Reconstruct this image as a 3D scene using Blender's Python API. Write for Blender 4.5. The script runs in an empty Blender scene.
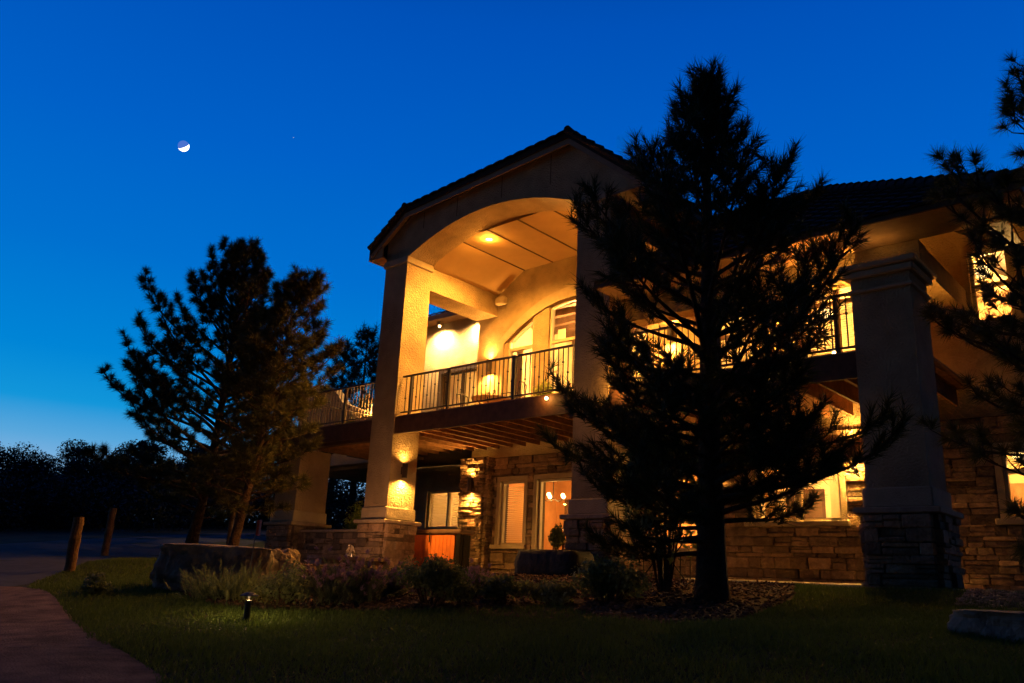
import bpy, bmesh, math, random
import numpy as np
from mathutils import Vector, Matrix

random.seed(7)
RNG = np.random.default_rng(7)
C = bpy.context.scene.collection
SC = bpy.context.scene

# ------------------------------------------------------------------ camera
CAM = np.array([0.0, 0.0, -0.22])          # world: X along the house front, Y into the house, Z up, patio level = 0
FPX, CX, CY = 832.0, 512.0, 341.5


def _n(v):
    v = np.array(v, float)
    return v / np.linalg.norm(v)


_X = -_n([-975, 197, FPX])
_U = _n([132, -2865, FPX])
_U = _n(_U - _X * (_U @ _X))
_Y = np.cross(_U, _X)
if _Y[2] < 0:
    _Y = -_Y
ROT = np.stack([_X, _Y, _U])               # camera axes (right, down, forward) -> world


def ray(px, py):
    return ROT @ np.array([px - CX, py - CY, FPX])


cam_data = bpy.data.cameras.new('camera')
cam = bpy.data.objects.new('camera', cam_data)
C.objects.link(cam)
r_, u_, b_ = ROT @ np.array([1, 0, 0]), ROT @ np.array([0, -1, 0]), ROT @ np.array([0, 0, -1])
cam.matrix_world = Matrix(((r_[0], u_[0], b_[0], CAM[0]), (r_[1], u_[1], b_[1], CAM[1]),
                           (r_[2], u_[2], b_[2], CAM[2]), (0, 0, 0, 1)))
cam_data.sensor_width = 36.0
cam_data.lens = FPX / 1024 * 36
cam_data.clip_start = 0.1
cam_data.clip_end = 3000
SC.camera = cam

# ------------------------------------------------------------------ world: clear dusk sky
W = bpy.data.worlds.new('World')
SC.world = W
W.use_nodes = True
nt = W.node_tree
nt.nodes.clear()


def N(tree, typ, **kw):
    n = tree.nodes.new(typ)
    for k, v in kw.items():
        setattr(n, k, v)
    return n


def ramp(tree, stops, interp='LINEAR'):
    n = tree.nodes.new('ShaderNodeValToRGB')
    n.color_ramp.interpolation = interp
    el = n.color_ramp.elements
    while len(el) < len(stops):
        el.new(0.5)
    for e, (p, c) in zip(el, stops):
        e.position = p
        e.color = (c[0], c[1], c[2], 1)
    return n


out = N(nt, 'ShaderNodeOutputWorld')
bg = N(nt, 'ShaderNodeBackground')
tc = N(nt, 'ShaderNodeTexCoord')
sep = N(nt, 'ShaderNodeSeparateXYZ')
nt.links.new(tc.outputs['Generated'], sep.inputs[0])
sky = ramp(nt, [(0.0, (.34, .52, .74)), (0.095, (.24, .46, .74)), (0.128, (.10, .385, .715)), (0.165, (.006, .305, .70)), (0.22, (.0, .232, .672)),
                (0.33, (.0, .160, .62)), (0.46, (.0, .116, .57)), (0.60, (.0, .082, .48)), (0.75, (.0, .035, .25)), (1.0, (.0, .012, .09))])
nt.links.new(sep.outputs['Z'], sky.inputs[0])
dot = N(nt, 'ShaderNodeVectorMath', operation='DOT_PRODUCT')
dot.inputs[1].default_value = (-.72, .69, 0)          # towards the afterglow
nt.links.new(tc.outputs['Generated'], dot.inputs[0])
mr = N(nt, 'ShaderNodeMapRange', interpolation_type='SMOOTHSTEP')
mr.inputs['From Min'].default_value = -0.2
mr.inputs['From Max'].default_value = 0.45
mr.inputs['To Min'].default_value = 0.06
mr.inputs['To Max'].default_value = 1.0
nt.links.new(dot.outputs['Value'], mr.inputs['Value'])
nt.links.new(sky.outputs[0], bg.inputs['Color'])
nt.links.new(mr.outputs[0], bg.inputs['Strength'])
nt.links.new(bg.outputs[0], out.inputs[0])

# very faint warm fill added to stand in for ambient light, from the front left
sun_d = bpy.data.lights.new('sun', 'SUN')
sun_d.energy = 0.017
sun_d.angle = math.radians(12)
sun_d.color = (1.0, .56, .24)
sun = bpy.data.objects.new('sun', sun_d)
C.objects.link(sun)
sun.rotation_euler = Vector((.60, .76, -.34)).to_track_quat('-Z', 'Y').to_euler()

SC.view_settings.view_transform = 'Standard'
SC.view_settings.look = 'None'
SC.view_settings.exposure = 0
SC.view_settings.gamma = 1
SC.render.engine = 'CYCLES'
SC.cycles.use_denoising = True
SC.cycles.max_bounces = 8
SC.cycles.transparent_max_bounces = 12
SC.cycles.sample_clamp_indirect = 4
SC.cycles.caustics_reflective = False
SC.cycles.caustics_refractive = False

WARM = (1.0, .41, .055)
POWER = {'SPOT': 6.0, 'POINT': 5.0, 'ROOM': 4.0}


# ------------------------------------------------------------------ helpers
def tag(o, label=None, cat=None, group=None, kind=None):
    if label: o['label'] = label
    if cat: o['category'] = cat
    if group: o['group'] = group
    if kind: o['kind'] = kind
    return o


def empty(name, loc, label=None, cat=None, group=None, rz=0.0):
    o = bpy.data.objects.new(name, None)
    C.objects.link(o)
    o.location = loc
    o.rotation_euler = (0, 0, rz)
    o.empty_display_size = .2
    return tag(o, label, cat, group)


def link_mesh(name, me, m, parent=None, smooth=False):
    if m is not None:
        me.materials.append(m)
    if smooth:
        me.polygons.foreach_set('use_smooth', [True] * len(me.polygons))
    o = bpy.data.objects.new(name, me)
    C.objects.link(o)
    if parent is not None:
        o.parent = parent
        o.location = (0, 0, 0)
    return o


class MB:
    """Collects shapes and links them as ONE mesh object. Coordinates are those of the parent."""
    def __init__(s):
        s.v, s.f = [], []

    def add(s, vs, fs):
        b = len(s.v)
        s.v += [tuple(map(float, p)) for p in vs]
        s.f += [tuple(b + i for i in f) for f in fs]
        return s

    def box(s, x0, x1, y0, y1, z0, z1):
        vs = [(x0, y0, z0), (x1, y0, z0), (x1, y1, z0), (x0, y1, z0), (x0, y0, z1), (x1, y0, z1), (x1, y1, z1), (x0, y1, z1)]
        return s.add(vs, [(3, 2, 1, 0), (4, 5, 6, 7), (0, 1, 5, 4), (1, 2, 6, 5), (2, 3, 7, 6), (3, 0, 4, 7)])

    def bevbox(s, x0, x1, y0, y1, z0, z1, b=.01):
        # box with chamfered edges
        P = []
        for z, i in ((z0, b), (z0 + b, 0), (z1 - b, 0), (z1, b)):
            for k in range(8):
                cx = (x0 + i, x0 + i + b, x1 - i - b, x1 - i, x1 - i, x1 - i - b, x0 + i + b, x0 + i)[k]
                cy = (y0 + i + b, y0 + i, y0 + i, y0 + i + b, y1 - i - b, y1 - i, y1 - i, y1 - i - b)[k]
                P.append((cx, cy, z))
        F = [tuple(range(7, -1, -1)), tuple(range(24, 32))]
        for r in range(3):
            for k in range(8):
                F.append((r * 8 + k, r * 8 + (k + 1) % 8, r * 8 + 8 + (k + 1) % 8, r * 8 + 8 + k))
        return s.add(P, F)

    def prism(s, poly, axis, a, b):
        """Closed polygon (2D, counter-clockwise) swept along an axis from a to b. axis 'y': poly is (x,z); 'z': (x,y); 'x': (y,z)."""
        n = len(poly)
        def P(p, t):
            return {'y': (p[0], t, p[1]), 'z': (p[0], p[1], t), 'x': (t, p[0], p[1])}[axis]
        vs = [P(p, a) for p in poly] + [P(p, b) for p in poly]
        fs = [tuple(range(n)), tuple(range(2 * n - 1, n - 1, -1))]
        for i in range(n):
            j = (i + 1) % n
            fs.append((i, n + i, n + j, j))
        return s.add(vs, fs)

    def tube(s, pts, rad, seg=8, cap=True):
        pts = [Vector(p) for p in pts]
        rads = rad if isinstance(rad, (list, tuple)) else [rad] * len(pts)
        vs, fs = [], []
        prev = None
        for i, p in enumerate(pts):
            t = (pts[min(i + 1, len(pts) - 1)] - pts[max(i - 1, 0)]).normalized()
            if prev is None:
                u = t.cross(Vector((0, 0, 1)) if abs(t.z) < .9 else Vector((1, 0, 0))).normalized()
            else:
                u = (prev - t * prev.dot(t)).normalized()
            prev = u
            w = t.cross(u)
            for k in range(seg):
                a = 2 * math.pi * k / seg
                vs.append(p + (u * math.cos(a) + w * math.sin(a)) * rads[i])
        for i in range(len(pts) - 1):
            for k in range(seg):
                fs.append((i * seg + k, i * seg + (k + 1) % seg, (i + 1) * seg + (k + 1) % seg, (i + 1) * seg + k))
        if cap:
            fs.append(tuple(range(seg - 1, -1, -1)))
            fs.append(tuple(range((len(pts) - 1) * seg, len(pts) * seg)))
        return s.add(vs, fs)

    def lathe(s, prof, cx=0, cy=0, seg=20):
        vs, fs = [], []
        for r, z in prof:
            for k in range(seg):
                a = 2 * math.pi * k / seg
                vs.append((cx + r * math.cos(a), cy + r * math.sin(a), z))
        for i in range(len(prof) - 1):
            for k in range(seg):
                fs.append((i * seg + k, i * seg + (k + 1) % seg, (i + 1) * seg + (k + 1) % seg, (i + 1) * seg + k))
        fs.append(tuple(range(seg - 1, -1, -1)))
        fs.append(tuple(range((len(prof) - 1) * seg, len(prof) * seg)))
        return s.add(vs, fs)

    def ball(s, c, r, seg=10, rings=6):
        prof = [(max(1e-4, r * math.sin(math.pi * i / rings)), c[2] - r * math.cos(math.pi * i / rings)) for i in range(rings + 1)]
        return s.lathe(prof, c[0], c[1], seg)

    def jitter(s, amt, seed=3):
        rnd = np.random.default_rng(seed)
        a = np.array(s.v) + rnd.normal(size=(len(s.v), 3)) * amt
        s.v = [tuple(p) for p in a]
        return s

    def build(s, name, m, parent=None, smooth=False, fix=True):
        if m is not None and m.name == 'ledgestone':
            s.jitter(.0045)
        me = bpy.data.meshes.new(name)
        me.from_pydata(s.v, [], s.f)
        if fix:
            bm = bmesh.new()
            bm.from_mesh(me)
            bmesh.ops.recalc_face_normals(bm, faces=bm.faces)
            bm.to_mesh(me)
            bm.free()
        me.update()
        return link_mesh(name, me, m, parent, smooth)


def np_mesh(name, verts, tris, m, parent=None, smooth=False):
    """Fast mesh from numpy arrays; tris is (n,3) or (n,4)."""
    k = tris.shape[1]
    me = bpy.data.meshes.new(name)
    me.vertices.add(len(verts))
    me.vertices.foreach_set('co', np.ascontiguousarray(verts, np.float32).ravel())
    me.loops.add(tris.size)
    me.loops.foreach_set('vertex_index', np.ascontiguousarray(tris, np.int32).ravel())
    me.polygons.add(len(tris))
    me.polygons.foreach_set('loop_start', np.arange(0, tris.size, k, dtype=np.int32))
    me.polygons.foreach_set('loop_total', np.full(len(tris), k, np.int32))
    me.update(calc_edges=True)
    me.validate()
    return link_mesh(name, me, m, parent, smooth)


# ------------------------------------------------------------------ materials
def mat(name, col, rough=.8, spec=.3, vary=.25, scale=6.0, bump=0.0, bscale=40.0, island=0.0, metal=0.0, detail=6.0, col2=None):
    m = bpy.data.materials.new(name)
    m.use_nodes = True
    t = m.node_tree
    p = t.nodes['Principled BSDF']
    p.inputs['Roughness'].default_value = rough
    p.inputs['Specular IOR Level'].default_value = spec
    p.inputs['Metallic'].default_value = metal
    co = N(t, 'ShaderNodeTexCoord')
    nz = N(t, 'ShaderNodeTexNoise')
    nz.inputs['Scale'].default_value = scale
    nz.inputs['Detail'].default_value = detail
    nz.inputs['Roughness'].default_value = .62
    t.links.new(co.outputs['Object'], nz.inputs['Vector'])
    c2 = col2 or [min(1, c * (1 + vary)) for c in col]
    c1 = [c * (1 - vary) for c in col]
    r = ramp(t, [(.32, c1), (.68, c2)])
    t.links.new(nz.outputs['Fac'], r.inputs[0])
    src = r.outputs[0]
    if island:
        g = N(t, 'ShaderNodeNewGeometry')
        ri = ramp(t, [(0, (1 - island, 1 - island, 1 - island)), (.5, (1, .97, .93)), (1, (1 + island * .8, 1 + island * .62, 1 + island * .45))])
        t.links.new(g.outputs['Random Per Island'], ri.inputs[0])
        mx = N(t, 'ShaderNodeMix', data_type='RGBA', blend_type='MULTIPLY')
        mx.inputs['Factor'].default_value = 1
        t.links.new(src, mx.inputs['A'])
        t.links.new(ri.outputs[0], mx.inputs['B'])
        src = mx.outputs['Result']
    t.links.new(src, p.inputs['Base Color'])
    if bump:
        nb = N(t, 'ShaderNodeTexNoise')
        nb.inputs['Scale'].default_value = bscale
        nb.inputs['Detail'].default_value = 5
        t.links.new(co.outputs['Object'], nb.inputs['Vector'])
        b = N(t, 'ShaderNodeBump')
        b.inputs['Strength'].default_value = bump
        b.inputs['Distance'].default_value = .045
        t.links.new(nb.outputs['Fac'], b.inputs['Height'])
        t.links.new(b.outputs[0], p.inputs['Normal'])
    return m


def emit(name, col, s):
    m = bpy.data.materials.new(name)
    m.use_nodes = True
    t = m.node_tree
    t.nodes.clear()
    o = N(t, 'ShaderNodeOutputMaterial')
    e = N(t, 'ShaderNodeEmission')
    e.inputs['Color'].default_value = (*col, 1)
    e.inputs['Strength'].default_value = s
    t.links.new(e.outputs[0], o.inputs[0])
    return m


def leafmat(name, col, col2, trans=.35, rough=.6, scale=1.2):
    """Foliage: diffuse with some light let through, hue varying by leaf and by clump."""
    m = bpy.data.materials.new(name)
    m.use_nodes = True
    t = m.node_tree
    t.nodes.clear()
    o = N(t, 'ShaderNodeOutputMaterial')
    p = N(t, 'ShaderNodeBsdfPrincipled')
    p.inputs['Roughness'].default_value = rough
    p.inputs['Specular IOR Level'].default_value = .25
    tr = N(t, 'ShaderNodeBsdfTranslucent')
    mx = N(t, 'ShaderNodeMixShader')
    mx.inputs[0].default_value = trans
    g = N(t, 'ShaderNodeNewGeometry')
    co = N(t, 'ShaderNodeTexCoord')
    nz = N(t, 'ShaderNodeTexNoise')
    nz.inputs['Scale'].default_value = scale
    t.links.new(co.outputs['Object'], nz.inputs['Vector'])
    ad = N(t, 'ShaderNodeMath', operation='ADD')
    ml = N(t, 'ShaderNodeMath', operation='MULTIPLY')
    ml.inputs[1].default_value = .5
    t.links.new(g.outputs['Random Per Island'], ml.inputs[0])
    t.links.new(ml.outputs[0], ad.inputs[0])
    m2 = N(t, 'ShaderNodeMath', operation='MULTIPLY')
    m2.inputs[1].default_value = .55
    t.links.new(nz.outputs['Fac'], m2.inputs[0])
    t.links.new(m2.outputs[0], ad.inputs[1])
    r = ramp(t, [(.15, col), (.85, col2)])
    t.links.new(ad.outputs[0], r.inputs[0])
    t.links.new(r.outputs[0], p.inputs['Base Color'])
    t.links.new(r.outputs[0], tr.inputs['Color'])
    t.links.new(p.outputs[0], mx.inputs[1])
    t.links.new(tr.outputs[0], mx.inputs[2])
    t.links.new(mx.outputs[0], o.inputs[0])
    return m


def glassmat(name, tint=(.95, .95, .93)):
    m = bpy.data.materials.new(name)
    m.use_nodes = True
    t = m.node_tree
    t.nodes.clear()
    o = N(t, 'ShaderNodeOutputMaterial')
    a = N(t, 'ShaderNodeBsdfTransparent')
    a.inputs['Color'].default_value = (*tint, 1)
    g = N(t, 'ShaderNodeBsdfGlossy')
    g.inputs['Roughness'].default_value = .02
    f = N(t, 'ShaderNodeFresnel')
    f.inputs['IOR'].default_value = 1.45
    mx = N(t, 'ShaderNodeMixShader')
    t.links.new(f.outputs[0], mx.inputs[0])
    t.links.new(a.outputs[0], mx.inputs[1])
    t.links.new(g.outputs[0], mx.inputs[2])
    t.links.new(mx.outputs[0], o.inputs[0])
    return m


def blindmat(name, col, trans=.55):
    m = bpy.data.materials.new(name)
    m.use_nodes = True
    t = m.node_tree
    t.nodes.clear()
    o = N(t, 'ShaderNodeOutputMaterial')
    d = N(t, 'ShaderNodeBsdfDiffuse')
    tr = N(t, 'ShaderNodeBsdfTranslucent')
    mx = N(t, 'ShaderNodeMixShader')
    mx.inputs[0].default_value = trans
    for n in (d, tr):
        n.inputs['Color'].default_value = (*col, 1)
    t.links.new(d.outputs[0], mx.inputs[1])
    t.links.new(tr.outputs[0], mx.inputs[2])
    t.links.new(mx.outputs[0], o.inputs[0])
    return m


M = dict(
    stucco=mat('stucco', (.40, .30, .175), .9, .15, .24, 1.6, 1.0, 30, detail=9),
    trim=mat('stucco_trim', (.44, .35, .23), .9, .15, .1, 4, .5, 50),
    ceiling=mat('ceiling_board', (.42, .27, .12), .8, .2, .08, 2, .15, 60),
    seam=mat('seam', (.10, .06, .03), .8, .2, .1),
    stone=mat('ledgestone', (.27, .19, .125), .85, .25, .35, 7, .8, 26, island=.55),
    capstone=mat('capstone', (.38, .29, .20), .85, .2, .2, 8, .4, 40),
    mortar=mat('mortar', (.10, .075, .05), .95, .1, .2, 20),
    wood=mat('dark_timber', (.075, .036, .020), .65, .3, .35, 5, .3, 60),
    plank=mat('deck_plank', (.27, .14, .07), .7, .3, .3, 6, .3, 50, island=.25),
    rooftile=mat('roof_tile', (.040, .030, .026), .9, .15, .3, 6, .4, 30, island=.35),
    fascia=mat('painted_fascia', (.30, .20, .12), .7, .25, .15, 6),
    frame=mat('window_frame', (.52, .42, .28), .55, .35, .08, 10),
    darkframe=mat('bronze_frame', (.06, .04, .028), .5, .4, .15, 10),
    iron=mat('painted_iron', (.030, .020, .014), .5, .45, .2, 20),
    lamp=mat('lamp_metal', (.035, .022, .014), .45, .5, .2, 20),
    room=mat('room_paint', (.62, .46, .28), .9, .2, .08, 3),
    redroom=mat('den_paint', (.42, .20, .08), .9, .2, .15, 3),
    roomfloor=mat('room_floor', (.25, .14, .07), .6, .3, .2, 5),
    glass=glassmat('window_glass'),
    blind=blindmat('blind_slat', (.80, .66, .42), .5),
    curtain=blindmat('curtain_cloth', (.75, .60, .36), .45),
    concrete=mat('patio_concrete', (.36, .32, .26), .9, .2, .2, 4, .3, 60),
    path=mat('path_concrete', (.17, .105, .072), .95, .15, .55, 3.5, 1.0, 60, detail=12),
    asphalt=mat('asphalt', (.045, .048, .055), .95, .2, .25, 4, .4, 90),
    soil=mat('ground_soil', (.030, .034, .014), .97, .1, .4, .8, .5, 20),
    mulch=mat('bark_mulch', (.085, .050, .030), .95, .1, .5, 14, 1.0, 40),
    chip=mat('bark_chip', (.13, .078, .048), .9, .15, .3, 10, island=.6),
    gravel=mat('gravel_stone', (.30, .24, .17), .9, .2, .3, 10, island=.5),
    rock=mat('boulder_rock', (.27, .21, .155), .92, .2, .45, 3.2, 1.0, 12, detail=10),
    tanrock=mat('tan_rock', (.42, .30, .165), .9, .2, .3, 4, .8, 14),
    bark=mat('pine_bark', (.075, .046, .030), .95, .1, .45, 9, 1.0, 22),
    post=mat('weathered_post', (.20, .115, .066), .9, .15, .4, 9, .6, 30),
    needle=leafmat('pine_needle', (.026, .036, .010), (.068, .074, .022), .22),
    needle2=leafmat('pine_needle_painted_lit', (.050, .056, .014), (.115, .098, .026), .3),  # brighter, yellower needle copy: warm lamp light painted into the colour
    fardark=leafmat('far_foliage', (.008, .010, .005), (.018, .021, .010), .06),
    grass=leafmat('lawn_grass', (.048, .082, .013), (.120, .170, .028), .35, .7, .5),
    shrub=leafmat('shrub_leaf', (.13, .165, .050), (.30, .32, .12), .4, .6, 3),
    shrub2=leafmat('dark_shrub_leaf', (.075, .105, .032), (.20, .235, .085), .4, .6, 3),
    limeleaf=leafmat('lime_leaf', (.16, .22, .03), (.36, .42, .08), .45, .5, 3),
    lavender=leafmat('lavender_flower', (.27, .15, .22), (.46, .29, .37), .35, .7, 3),
    lavstem=leafmat('lavender_stem', (.10, .12, .055), (.20, .21, .11), .35, .7, 3),
    tub=mat('tub_timber', (.62, .17, .03), .6, .3, .12, 5, .15, 40),
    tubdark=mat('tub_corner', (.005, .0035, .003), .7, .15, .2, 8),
    cover=mat('tub_cover', (.11, .060, .034), .7, .3, .15, 5, .2, 30),
    grillcover=mat('black_cover', (.016, .016, .019), .75, .3, .35, 6, .7, 9),
    orange=mat('flag_orange', (.95, .12, .03), .6, .3, .05),
    steel=mat('wire', (.25, .24, .23), .4, .5, .1, metal=.6),
    black=mat('black_metal', (.012, .011, .010), .6, .3, .2),
    char=mat('charred_log', (.02, .014, .010), .95, .1, .4, 12, .5, 30),
    pot=mat('clay_pot', (.22, .10, .05), .8, .25, .2, 8),
    bulb=emit('warm_bulb', (1, .66, .26), 16),
    bulbsoft=emit('soft_bulb', (1, .62, .22), 5),
    flame=emit('flame', (1, .50, .22), 1.3),
    flamecore=emit('flame_core', (.70, .60, 1), 1.8),
    lens_dim=emit('dim_lens', (1, .7, .35), .4),
    led=emit('teal_led', (.15, .9, .55), 1.2),
    moonlit=emit('moon_crescent', (1, .97, .88), 3.0),
    earthshine=emit('moon_earthshine', (.07, .17, .62), 1.0),
)


# ------------------------------------------------------------------ terrain
def sstep(a, b, x):
    t = np.clip((x - a) / (b - a), 0, 1)
    return t * t * (3 - 2 * t)


def ground(x, y):
    x = np.asarray(x, float)
    y = np.asarray(y, float)
    p = -1.25 + .09 * y - .027 * x
    p = np.where(p > 2.2, 2.2 + 1.3 * np.tanh((p - 2.2) / 1.3), p)
    p = np.where(p < -1.3, -1.3 - .6 * np.tanh((-1.3 - p) / .6), p)
    w = sstep(-24, -18.6, x)
    flat = np.minimum(p, -.10)
    z = p * (1 - w) + flat * w
    z = z + .030 * np.sin(x * .9 + 1.3) * np.sin(y * .8) * sstep(25, 8, np.abs(y)) + .015 * np.sin(x * 2.3 + y * 1.7)
    d = np.hypot(x, y)
    return z + np.where(d > 60, (d - 60) * .02, 0)


def pick(px, py):
    """The ground point seen at a pixel of the photograph."""
    d = ray(px, py)
    d = d / np.linalg.norm(d)
    t = 3.0
    for i in range(4000):
        p = CAM + d * t
        if p[2] < ground(p[0], p[1]):
            break
        t += .02
    return np.array([p[0], p[1], float(ground(p[0], p[1]))])


def at_dist(px, dist, py=500):
    """Ground point at a horizontal distance in the direction of a pixel column."""
    d = ray(px, py)
    h = d[:2] / np.linalg.norm(d[:2])
    return np.array([h[0] * dist, h[1] * dist, float(ground(h[0] * dist, h[1] * dist))])


def height_for(base, py):
    """Height above base so that the top of a vertical thing stands at image row py."""
    lo, hi = 0., 30.
    for _ in range(40):
        mid = (lo + hi) / 2
        v = ROT.T @ (np.array([base[0], base[1], base[2] + mid]) - CAM)
        y = CY + FPX * v[1] / v[2]
        if y > py: lo = mid
        else: hi = mid
    return lo


def grid_coords():
    a = np.concatenate([np.arange(-420, -60, 20), np.arange(-60, -26, 2), np.arange(-26, 8, .4), np.arange(8, 40, 3), np.arange(40, 421, 20)])
    b = np.concatenate([np.arange(-300, -20, 20), np.arange(-20, 0, 2), np.arange(0, 22, .4), np.arange(22, 60, 2), np.arange(60, 421, 20)])
    return a, b


gx, gy = grid_coords()
XX, YY = np.meshgrid(gx, gy, indexing='ij')
ZZ = ground(XX, YY)
nx, ny = len(gx), len(gy)
ii = np.arange(nx * ny).reshape(nx, ny)
quads = np.stack([ii[:-1, :-1].ravel(), ii[1:, :-1].ravel(), ii[1:, 1:].ravel(), ii[:-1, 1:].ravel()], 1)
tag(np_mesh('ground', np.stack([XX.ravel(), YY.ravel(), ZZ.ravel()], 1), quads, M['soil'], smooth=True), kind='structure')


def inside(poly, x, y):
    x = np.asarray(x); y = np.asarray(y)
    r = np.zeros(x.shape, bool)
    n = len(poly)
    for i in range(n):
        x0, y0 = poly[i]; x1, y1 = poly[(i + 1) % n]
        c = ((y0 > y) != (y1 > y)) & (x < (x1 - x0) * (y - y0) / (y1 - y0 + 1e-12) + x0)
        r ^= c
    return r


def drape(name, poly, m, off, step=.35, thick=.0):
    """A polygon laid over the terrain as a sheet (with a skirt when thick)."""
    bm = bmesh.new()
    vs = [bm.verts.new((p[0], p[1], 0)) for p in poly]
    bm.faces.new(vs)
    bmesh.ops.triangulate(bm, faces=bm.faces[:])
    xs = [p[0] for p in poly]; ys = [p[1] for p in poly]
    for ax, lo, hi in ((0, min(xs), max(xs)), (1, min(ys), max(ys))):
        t = lo + step
        while t < hi:
            no = (1, 0, 0) if ax == 0 else (0, 1, 0)
            co = (t, 0, 0) if ax == 0 else (0, t, 0)
            bmesh.ops.bisect_plane(bm, geom=bm.verts[:] + bm.edges[:] + bm.faces[:], plane_co=co, plane_no=no)
            t += step
    for v in bm.verts:
        v.co.z = float(ground(v.co.x, v.co.y)) + off
    if thick:
        bnd = [e for e in bm.edges if len(e.link_faces) == 1]
        ex = bmesh.ops.extrude_edge_only(bm, edges=bnd)
        for g in ex['geom']:
            if isinstance(g, bmesh.types.BMVert):
                g.co.z -= thick
    bmesh.ops.recalc_face_normals(bm, faces=bm.faces)
    for f in bm.faces:
        if f.normal.z < -.5:
            f.normal_flip()
    me = bpy.data.meshes.new(name)
    bm.to_mesh(me)
    bm.free()
    return link_mesh(name, me, m)


PATH = [pick(*p)[:2] for p in ((20, 588), (42, 590), (58, 602), (78, 622), (100, 641), (130, 658), (165, 680))]
PATH += [np.array([PATH[-1][0] + 3.2, PATH[-1][1] - 2.6]), np.array([-3.5, -3.0]), np.array([-9.5, -1.5]), np.array([-14.5, 1.2])]
tag(drape('path', PATH, M['path'], .015, .4, .06), kind='structure')
for q0, q1 in (((15, 612), (70, 614)), ((0, 650), (112, 650))):
    A_, B_ = pick(*q0), pick(*q1)
    mb_ = []
    d_ = (B_ - A_)[:2] / np.linalg.norm((B_ - A_)[:2]); n_ = np.array([-d_[1], d_[0]]) * .012
    tag(drape('path_joint', [A_[:2] - n_, B_[:2] - n_, B_[:2] + n_, A_[:2] + n_], M['seam'], .019, .3), kind='structure')
ROAD = [at_dist(*p)[:2] for p in ((-400, 14), (-60, 12.5), (10, 12.6), (44, 13.3), (100, 17.6), (150, 20.5), (235, 25.5), (330, 33), (330, 43), (200, 34), (100, 29.5), (0, 27), (-150, 24), (-400, 22))]
tag(drape('road', ROAD, M['asphalt'], .008, .8), kind='structure')
BED = [pick(*p)[:2] for p in ((172, 592), (215, 606), (262, 611), (330, 612), (420, 612), (500, 609), (560, 607), (600, 619), (670, 626), (735, 622), (775, 608), (795, 599))]
BED += [np.array([-5.2, 12.2]), np.array([-9, 12.6]), np.array([-15, 12.5]), np.array([-17, 11.6]), np.array([-15.9, 9.4])]
tag(drape('planting_bed', BED, M['mulch'], .012, .35), kind='structure')

# ------------------------------------------------------------------ the house
house = empty('house', (0, 0, 0), 'large two storey stucco and stone house with glowing arched balcony', 'house')
D = 12.77                     # front plane of the columns
CB = 13.60                    # back plane of the columns
BW = 16.20                    # back wall
XL0, XL1 = -15.95, -15.12     # left column
XR0, XR1 = -9.77, -8.94       # right column
SPR, ATOP = 7.57, 8.20        # arch


def arch_z(x):
    c, h = (XL1 + XR0) / 2, (XR0 - XL1) / 2
    t = min(1, abs(x - c) / h)
    return SPR + (ATOP - SPR) * (1 - t ** 2)


def prof(x):
    """Clipped gable outline (top of the front wall)."""
    pts = [(-16.41, 7.79), (-15.15, 8.66), (-9.93, 9.00), (-8.08, 7.44)]
    for (a, za), (b, zb) in zip(pts, pts[1:]):
        if a <= x <= b:
            return za + (zb - za) * (x - a) / (b - a)
    return pts[0][1] if x < pts[0][0] else pts[-1][1]


mb = MB()
xs = sorted(set([XL0, XL1, -15.41, -10.10, XR0, XR1] + list(np.linspace(XL1, XR0, 41))))
for a, b in zip(xs, xs[1:]):
    la = arch_z(a) if XL1 <= a <= XR0 and XL1 <= b <= XR0 and b > XL1 and a < XR0 else SPR
    lb = arch_z(b) if la != SPR or (XL1 <= a and b <= XR0) else SPR
    if a < XL1 or b > XR0: la = lb = SPR
    mb.prism([(a, la), (b, lb), (b, prof(b)), (a, prof(a))], 'y', D, CB)
mb.build('portico_wall', M['stucco'], house)
# control joints of the gable
for x in (-14.62, -13.45, -12.0, -10.55):
    MB().box(x - .010, x + .010, D - .004, D + .01, max(arch_z(x) + .12, 8.22), prof(x) - .02).build('wall_joint', M['seam'], house)


def stones(mb, u0, u1, z0, z1, put, holes=(), rmin=.07, rmax=.17, wmin=.13, wmax=.46, seed=1, joint=.010):
    """Ledgestone courses; put(u0,u1,z0,z1,p) adds one stone with projection p."""
    rnd = random.Random(seed)
    brk = sorted(set([z0, z1] + [h for q in holes for h in (q[2], q[3]) if z0 < h < z1]))
    for za, zb in zip(brk, brk[1:]):
        z = za
        while z < zb - 1e-6:
            h = rnd.uniform(rmin, rmax)
            if zb - (z + h) < rmin: h = zb - z
            iv = [(u0, u1)]
            for q in holes:
                if q[2] < z + h - 1e-6 and q[3] > z + 1e-6:
                    nv = []
                    for a, b in iv:
                        if q[1] <= a or q[0] >= b: nv.append((a, b))
                        else:
                            if q[0] > a: nv.append((a, q[0]))
                            if q[1] < b: nv.append((q[1], b))
                    iv = nv
            for a, b in iv:
                u = a
                while u < b - 1e-6:
                    w = rnd.uniform(wmin, wmax)
                    if rnd.random() < .15: w *= 1.5
                    if b - (u + w) < wmin: w = b - u
                    # sometimes two thin stones on top of one another
                    if h > .11 and rnd.random() < .35:
                        f = rnd.uniform(.38, .62)
                        put(u, u + w - joint, z, z + h * f - joint, rnd.uniform(.0, .07))
                        put(u, u + w - joint, z + h * f, z + h - joint, rnd.uniform(.0, .07))
                    else:
                        put(u, u + w - joint, z, z + h - joint, rnd.uniform(.0, .07))
                    u += w
            z += h


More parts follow.
